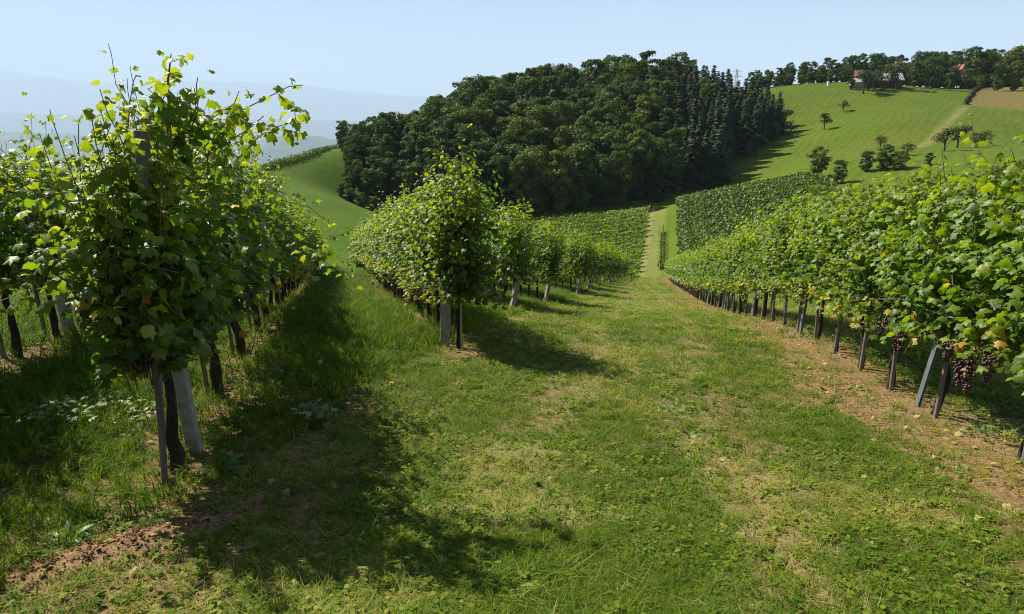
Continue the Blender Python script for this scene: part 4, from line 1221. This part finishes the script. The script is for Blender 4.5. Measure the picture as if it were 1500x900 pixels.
# ------------------------------------------------------------------ weeds and small flowers
def leafy_patch(name, cx, cy, rx, ry, n, size, label, h=.14, tint=.5, seed=0, cat="weed"):
    r = np.random.default_rng(seed)
    a = r.uniform(0, 6.28, n); q = np.sqrt(r.random(n)); x = cx + rx * q * np.cos(a); y = cy + ry * q * np.sin(a)
    z = ground_np(x, y) + h * r.uniform(.25, 1.0, n) * (1 - .4 * q)
    nr = np.stack([r.normal(0, .4, n), r.normal(0, .4, n) - .15, np.ones(n)], 1)
    V, F, k = scatter(LEAF[1], np.stack([x - cx, y - cy, z - G(cx, cy)], 1), frames(nr, np.stack([r.normal(0, 1, n), r.normal(0, 1, n), r.normal(-.2, .3, n)], 1)), size * r.uniform(.5, 1.2, n))
    root = tag(empty(name, (cx, cy, G(cx, cy))), label, cat)
    o = obj("foliage", mesh_np("foliage", V, F, M_weed, {"tint": np.clip(tint + r.normal(0, .22, n), 0, 1).repeat(k)}), root)
    mb = MB()
    for i in range(0, n, 3): mb.tube([(x[i] - cx, y[i] - cy, z[i] - G(cx, cy)), (x[i] - cx + .02, y[i] - cy, ground_np([x[i]], [y[i]])[0] - G(cx, cy) - .01)], .002, 3, False)
    obj("stem", mb.mesh("stem", M_cane), root)
    return root
def gp(px_, py_):
    """ground point under a pixel"""
    lo, hi = 1.0, 60.0
    for _ in range(50):
        m_ = (lo + hi) / 2; p = PX(px_, py_, m_)
        if p.z > G(p.x, p.y): lo = m_
        else: hi = m_
    return PX(px_, py_, lo)
p = gp(125, 612); leafy_patch("bindweed_patch", p.x, p.y, .62, .42, 210, .040, "sunlit patch of broad leafy bindweed left of the wooden post", .16, .75, 1)
p = gp(462, 622); leafy_patch("leafy_weed", p.x, p.y, .20, .16, 50, .042, "pale grey-green leafy weed in the shade of the left row", .24, .7, 2)
p = gp(405, 560); leafy_patch("leafy_weed", p.x, p.y, .16, .16, 26, .045, "small broad leafed weed under the left row foliage", .18, .45, 3)
p = gp(985, 600); leafy_patch("leafy_weed", p.x, p.y, .22, .16, 46, .024, "low rosette weed with pale leaves on the grass path", .06, .8, 4)
p = gp(1185, 495); leafy_patch("leafy_weed", p.x, p.y, .5, .2, 40, .03, "leafy weeds at the foot of the right row", .12, .5, 5)
p = gp(1470, 640); leafy_patch("leafy_weed", p.x, p.y, .35, .2, 70, .026, "creeping weeds beside the wooden stake at the right frame edge", .10, .5, 6)
def dock(px_, py_, n, L, label, seed):
    r = np.random.default_rng(seed); p = gp(px_, py_); root = tag(empty("dock_plant", p), label, "weed", "docks")
    for i in range(n):
        a = r.uniform(0, 6.28); V = []; F = []
        for s in range(6):
            f = s / 5; w = L * .16 * math.sin(math.pi * min(.97, f * .92 + .05)); rr = L * (f * .85); z = L * (.75 * f - .55 * f * f)
            V += [(rr, -w, z - .012), (rr, 0, z), (rr, w, z - .012)]
        for s in range(5):
            b = 3 * s; F += [(b, b + 1, b + 4, b + 3), (b + 1, b + 2, b + 5, b + 4)]
        o = obj("leaf", mesh_np("dock_leaf", V, F, M_weed, {"tint": np.full(len(V), r.uniform(.3, .8))}, smooth=True), root, None, a); o.rotation_euler = (r.normal(0, .2), r.normal(-.1, .25), a)
dock(322, 690, 6, .22, "dock with long leaves beside the leaning concrete post", 11)
dock(105, 790, 7, .15, "bright dock rosette left of the earth bank", 12)
dock(1010, 640, 5, .10, "small dock on the grass path", 13)
def dandelion(px_, py_, h, label, fluff):
    p = gp(px_, py_); root = tag(empty("dandelion", p), label, "flower", "dandelions")
    mb = MB(); mb.tube([(0, 0, -.01), (.005, 0, h * .5), (0, .003, h)], .0022, 5); obj("stem", mb.mesh("stem", M_weed), root)
    r = np.random.default_rng(3); n = 70
    if fluff:
        q = unit(r.normal(0, 1, (n, 3))); V, F, k = scatter(LEAF[2], q * .004, frames(r.normal(0, 1, (n, 3)), q), np.full(n, .014))
    else:
        q = unit(np.stack([r.normal(0, 1, n), r.normal(0, 1, n), np.abs(r.normal(0, .35, n)) + .1], 1)); V, F, k = scatter(LEAF[2], q * .002, frames(np.tile([0, 0, 1.], (n, 1)) + r.normal(0, .1, (n, 3)), q), np.full(n, .015))
    me = mesh_np("flower_head", V * (1, 1, 1), F, M_fluff if fluff else M_yellow); obj("flower_head", me, root, (0, 0.003, h))
dandelion(471, 562, .24, "round white dandelion clock in the shaded aisle", True)
dandelion(574, 578, .12, "yellow dandelion flower at the sunlit edge of the aisle", False)

# ------------------------------------------------------------------ farm, pylon, wall
def gable(root, x0, x1, y0, y1, z0, ze, zr, wall_m, roof_m, ax='x', over=.4):
    """walls and a gabled roof, ridge along ax"""
    mb = MB()
    if ax == 'x':
        ym = (y0 + y1) / 2
        mb.poly([(x0, y0, z0), (x1, y0, z0), (x1, y0, ze), (x0, y0, ze)]); mb.poly([(x1, y1, z0), (x0, y1, z0), (x0, y1, ze), (x1, y1, ze)])
        mb.poly([(x0, y1, z0), (x0, y0, z0), (x0, y0, ze), (x0, ym, zr), (x0, y1, ze)]); mb.poly([(x1, y0, z0), (x1, y1, z0), (x1, y1, ze), (x1, ym, zr), (x1, y0, ze)])
        A_ = [((x0 - over, y0 - over, ze - over * (zr - ze) / (ym - y0)), (x1 + over, ym, zr))]; sl = (zr - ze) / (ym - y0)
        rf = MB()
        for sy in (y0 - over, y1 + over):
            zl = ze - over * sl
            a, b2, c_, d_ = Vector((x0 - over, sy, zl)), Vector((x1 + over, sy, zl)), Vector((x1 + over, ym, zr)), Vector((x0 - over, ym, zr))
            up = Vector((0, 0, .18)); rf.poly([a + up, b2 + up, c_ + up, d_ + up]); rf.poly([d_ + up * .2, c_ + up * .2, b2 + up * .2, a + up * .2]); rf.poly([a + up * .2, b2 + up * .2, b2 + up, a + up])
            rf.poly([a + up * .2, a + up, d_ + up, d_ + up * .2]); rf.poly([b2 + up, b2 + up * .2, c_ + up * .2, c_ + up])
    else:
        xm = (x0 + x1) / 2
        mb.poly([(x0, y0, z0), (x1, y0, z0), (x1, y0, ze), (xm, y0, zr), (x0, y0, ze)]); mb.poly([(x1, y1, z0), (x0, y1, z0), (x0, y1, ze), (xm, y1, zr), (x1, y1, ze)])
        mb.poly([(x0, y1, z0), (x0, y0, z0), (x0, y0, ze), (x0, y1, ze)]); mb.poly([(x1, y0, z0), (x1, y1, z0), (x1, y1, ze), (x1, y0, ze)])
        sl = (zr - ze) / (xm - x0); rf = MB()
        for sx in (x0 - over, x1 + over):
            zl = ze - over * sl
            a, b2, c_, d_ = Vector((sx, y0 - over, zl)), Vector((sx, y1 + over, zl)), Vector((xm, y1 + over, zr)), Vector((xm, y0 - over, zr))
            up = Vector((0, 0, .18)); rf.poly([a + up, b2 + up, c_ + up, d_ + up]); rf.poly([d_ + up * .2, c_ + up * .2, b2 + up * .2, a + up * .2]); rf.poly([a + up * .2, b2 + up * .2, b2 + up, a + up])
            rf.poly([a + up * .2, a + up, d_ + up, d_ + up * .2])
    obj("wall", mb.mesh("wall", wall_m), root); return obj("roof", rf.mesh("roof", roof_m), root)
def window(root, x, y, z, w, h, ax='y'):
    mb = MB(); mb.box((x, y, z), (w, .06, h)); fr = obj("window", mb.mesh("window", M_white), root)
    mb = MB(); mb.box((x, y - .03, z), (w * .82, .05, h * .85)); obj("pane", mb.mesh("pane", M_glass), fr)
p = PX(1257, 126, 325)
hs_ = tag(empty("farmhouse", p, R(-12)), "farmhouse with small red roof and pale lean-to roof on the ridge", "house")
hs_.scale = (.78, .78, .78)
rf = gable(hs_, -2.6, 2.6, -3.2, 3.2, -1.0, 5.4, 8.2, M_brownwall, M_red, 'x', .5)
mb = MB(); mb.box((1.4, .8, 8.3), (.3, .3, .8)); obj("chimney", mb.mesh("chimney", M_plaster), rf)
mb = MB(); a, b2, c_, d_ = Vector((-6.5, -7.5, 1.4)), Vector((1.8, -7.5, 1.4)), Vector((1.8, -3.25, 4.0)), Vector((-3.6, -3.25, 4.0)); up = Vector((0, 0, .2))
for P4 in ([a + up, b2 + up, c_ + up, d_ + up], [d_, c_, b2, a], [a, b2, b2 + up, a + up], [d_, a, a + up, d_ + up], [b2, c_, c_ + up, b2 + up]): mb.poly(P4)
obj("porch_roof", mb.mesh("porch_roof", M_pink), hs_)
mb = MB(); mb.box((-2.0, -5.4, .0), (3.6, 1.6, 1.3)); obj("porch_wall", mb.mesh("porch_wall", M_plaster), hs_)
for x in (-1.8, 0, 1.8): window(hs_, x * .8, -3.25, 4.75, .5, .55)
p = PX(1296, 127, 322)
bn = tag(empty("barn", p, R(-10)), "low barn with grey sheet roof between apple trees", "barn")
gable(bn, -6, 6, -4, 4, -1.0, 2.6, 5.6, M_brownwall, M_greyroof, 'x', .5)
mb = MB(); mb.box((1.0, -4.03, .9), (1.4, .05, 1.6)); obj("door", mb.mesh("door", M_brownwall), bn)
p = PX(1401, 115, 352)
h2 = tag(empty("house", p, R(20)), "house with bright red roof showing between ridge trees", "house")
rf2 = gable(h2, -1.8, 1.8, -3, 3, -2, 3.4, 6.0, M_red, M_red, 'y', .4)
mb = MB(); mb.box((-.6, -1, 5.7), (.25, .25, .8)); obj("chimney", mb.mesh("chimney", M_plaster), rf2)
window(h2, 0, -3.05, 3.4, .5, .6)
p = PX(1213, 127, 330); mb = MB(); mb.box((0, 0, .7), (.45, .4, .7)); mb.box((0, 0, 1.47), (.55, .5, .06))
tag(obj("white_box", mb.mesh("white_box", M_white), None, (p.x, p.y, G(p.x, p.y))), "tiny white box standing at the top edge of the green meadow", "box")  # plain lidded box for a small white object of unknown kind
# field boundary: low dry wall overgrown, from the ridge down the slope
w0, w1 = GPX(1447, 125, 200, 420), GPX(1414, 155, 200, 420)
n = 26
wl = tag(empty("field_wall", (w0.x, w0.y, G(w0.x, w0.y))), "dark low stone boundary running down beside the tan field", "wall")
mb = MB(); r = random.Random(2)
for i in range(n * 3):
    f = (i // 3 + .5) / n; x = w0.x + (w1.x - w0.x) * f; y = w0.y + (w1.y - w0.y) * f
    mb.box((x - w0.x + r.uniform(-.25, .25), y - w0.y + r.uniform(-.4, .4), G(x, y) - wl.location.z + .25 + .35 * (i % 3)), (r.uniform(.5, .8), r.uniform(.7, 1.1), r.uniform(.2, .32)), None)
ob = obj("stone", mb.mesh("stone", M_tbark), wl); ob["kind"] = "stuff"
# pylon beyond the wood
p = PX(1078, 128, 420)
py_ = tag(empty("power_pylon", (p.x, p.y, p.z - 16)), "thin lattice power pylon beyond the right end of the wood", "pylon")
mb = MB(); Hh = 26.0
for sx in (-1, 1):
    for sy in (-1, 1): mb.tube([(sx * 1.6, sy * 1.6, 0), (sx * .35, sy * .35, Hh)], .09, 4)
for i in range(9):
    z0, z1 = Hh * i / 9, Hh * (i + 1) / 9; a0, a1 = 1.6 - 1.25 * i / 9, 1.6 - 1.25 * (i + 1) / 9
    for s in (-1, 1):
        mb.tube([(-a0, s * a0, z0), (a1, s * a1, z1)], .05, 3); mb.tube([(a0, s * a0, z0), (-a1, s * a1, z1)], .05, 3)
obj("mast", mb.mesh("mast", M_steel), py_)
for z in (Hh - 4, Hh - 1.5):
    mb = MB(); mb.tube([(-3.2, 0, z), (3.2, 0, z)], .1, 4); mb.tube([(-3.2, 0, z), (0, 0, z + 1.2), (3.2, 0, z)], .06, 4); obj("cross_arm", mb.mesh("cross_arm", M_steel), py_)

# ------------------------------------------------------------------ far hills and mountains
def ridge(name, Y, prof, depth, base, seed, rough):
    """a range of hills whose crest, seen from the vineyard, passes through the pixels PROF at distance Y"""
    a = np.linspace(prof[0][0], prof[-1][0], 160); top = np.interp(a, [q[0] for q in prof], [q[1] for q in prof])
    top = top + rough * (fbm(a / 22, a * 0, seed, 5) - .5)
    cr = np.array([tuple(PX(i, j, Y)) for i, j in zip(a, top)])
    rows = []; ts = np.linspace(-1, 1, 25)
    for t in ts:
        h = np.cos(t * math.pi / 2) ** 1.3
        y = cr[:, 1] + t * depth + 0 * cr[:, 0]; x = cr[:, 0] * (1 + t * depth / Y * .3)
        w = 1 + .22 * (fbm(x / (depth * .30), y / (depth * .30), seed + 3) - .5) * (1 - h) * 4 * h
        rows.append(np.stack([x, y, base + np.maximum(0, (cr[:, 2] - base)) * h * w], 1))
    V = np.concatenate(rows); k = len(a); i2 = np.arange(len(ts) * k).reshape(len(ts), k)
    F = np.stack([i2[:-1, :-1], i2[:-1, 1:], i2[1:, 1:], i2[1:, :-1]], -1).reshape(-1, 4)
    m2 = M_far
    tag(obj(name, mesh_np(name, V, F, m2, smooth=True)), kind="structure")
mF, nt, out = mat_new("far wooded hills")
p_ = N(nt, "ShaderNodeBsdfPrincipled"); p_.inputs["Roughness"].default_value = .95; p_.inputs["Specular IOR Level"].default_value = .1
nt.links.new(ramp(nt, noise(nt, .0022, 6, .65, wpos(nt)), [(.35, (.025, .045, .02)), (.55, (.05, .08, .03)), (.68, (.13, .15, .06))]), p_.inputs["Base Color"]); nt.links.new(p_.outputs[0], out.inputs[0])
M_far = mF
ridge("far_hill", 13500, [(300, 236), (350, 216), (390, 203), (430, 198), (465, 200), (500, 207), (560, 216), (640, 232), (720, 250)], 2600, PLAIN - 5, 3, 5)
ridge("low_hills", 16000, [(-500, 196), (-300, 194), (-100, 192), (60, 194), (170, 203), (260, 218), (300, 236)], 2600, PLAIN - 5, 13, 6)
ridge("mountains", 48000, [(-900, 130), (-500, 112), (-200, 100), (0, 102), (70, 113), (130, 121), (220, 120), (330, 120), (420, 122), (500, 133), (600, 141), (800, 146), (1100, 150), (1500, 150), (2000, 150), (2600, 150)], 5000, PLAIN - 5, 23, 5)
ridge("foothills", 28000, [(-900, 168), (-300, 160), (0, 166), (200, 172), (400, 176), (600, 178), (900, 180), (1500, 180)], 4000, PLAIN - 5, 33, 5)

# ------------------------------------------------------------------ haze
m, nt, out = mat_new("haze")
pv = N(nt, "ShaderNodeVolumePrincipled")
pv.inputs["Color"].default_value = (.615, .772, .98, 1); pv.inputs["Density"].default_value = .00005; pv.inputs["Anisotropy"].default_value = .0
nt.links.new(pv.outputs[0], out.inputs["Volume"])
mb = MB(); mb.box((0, 27500, 1800), (62000, 28500, 2350)); o = obj("haze", mb.mesh("haze", m)); tag(o, kind="stuff")
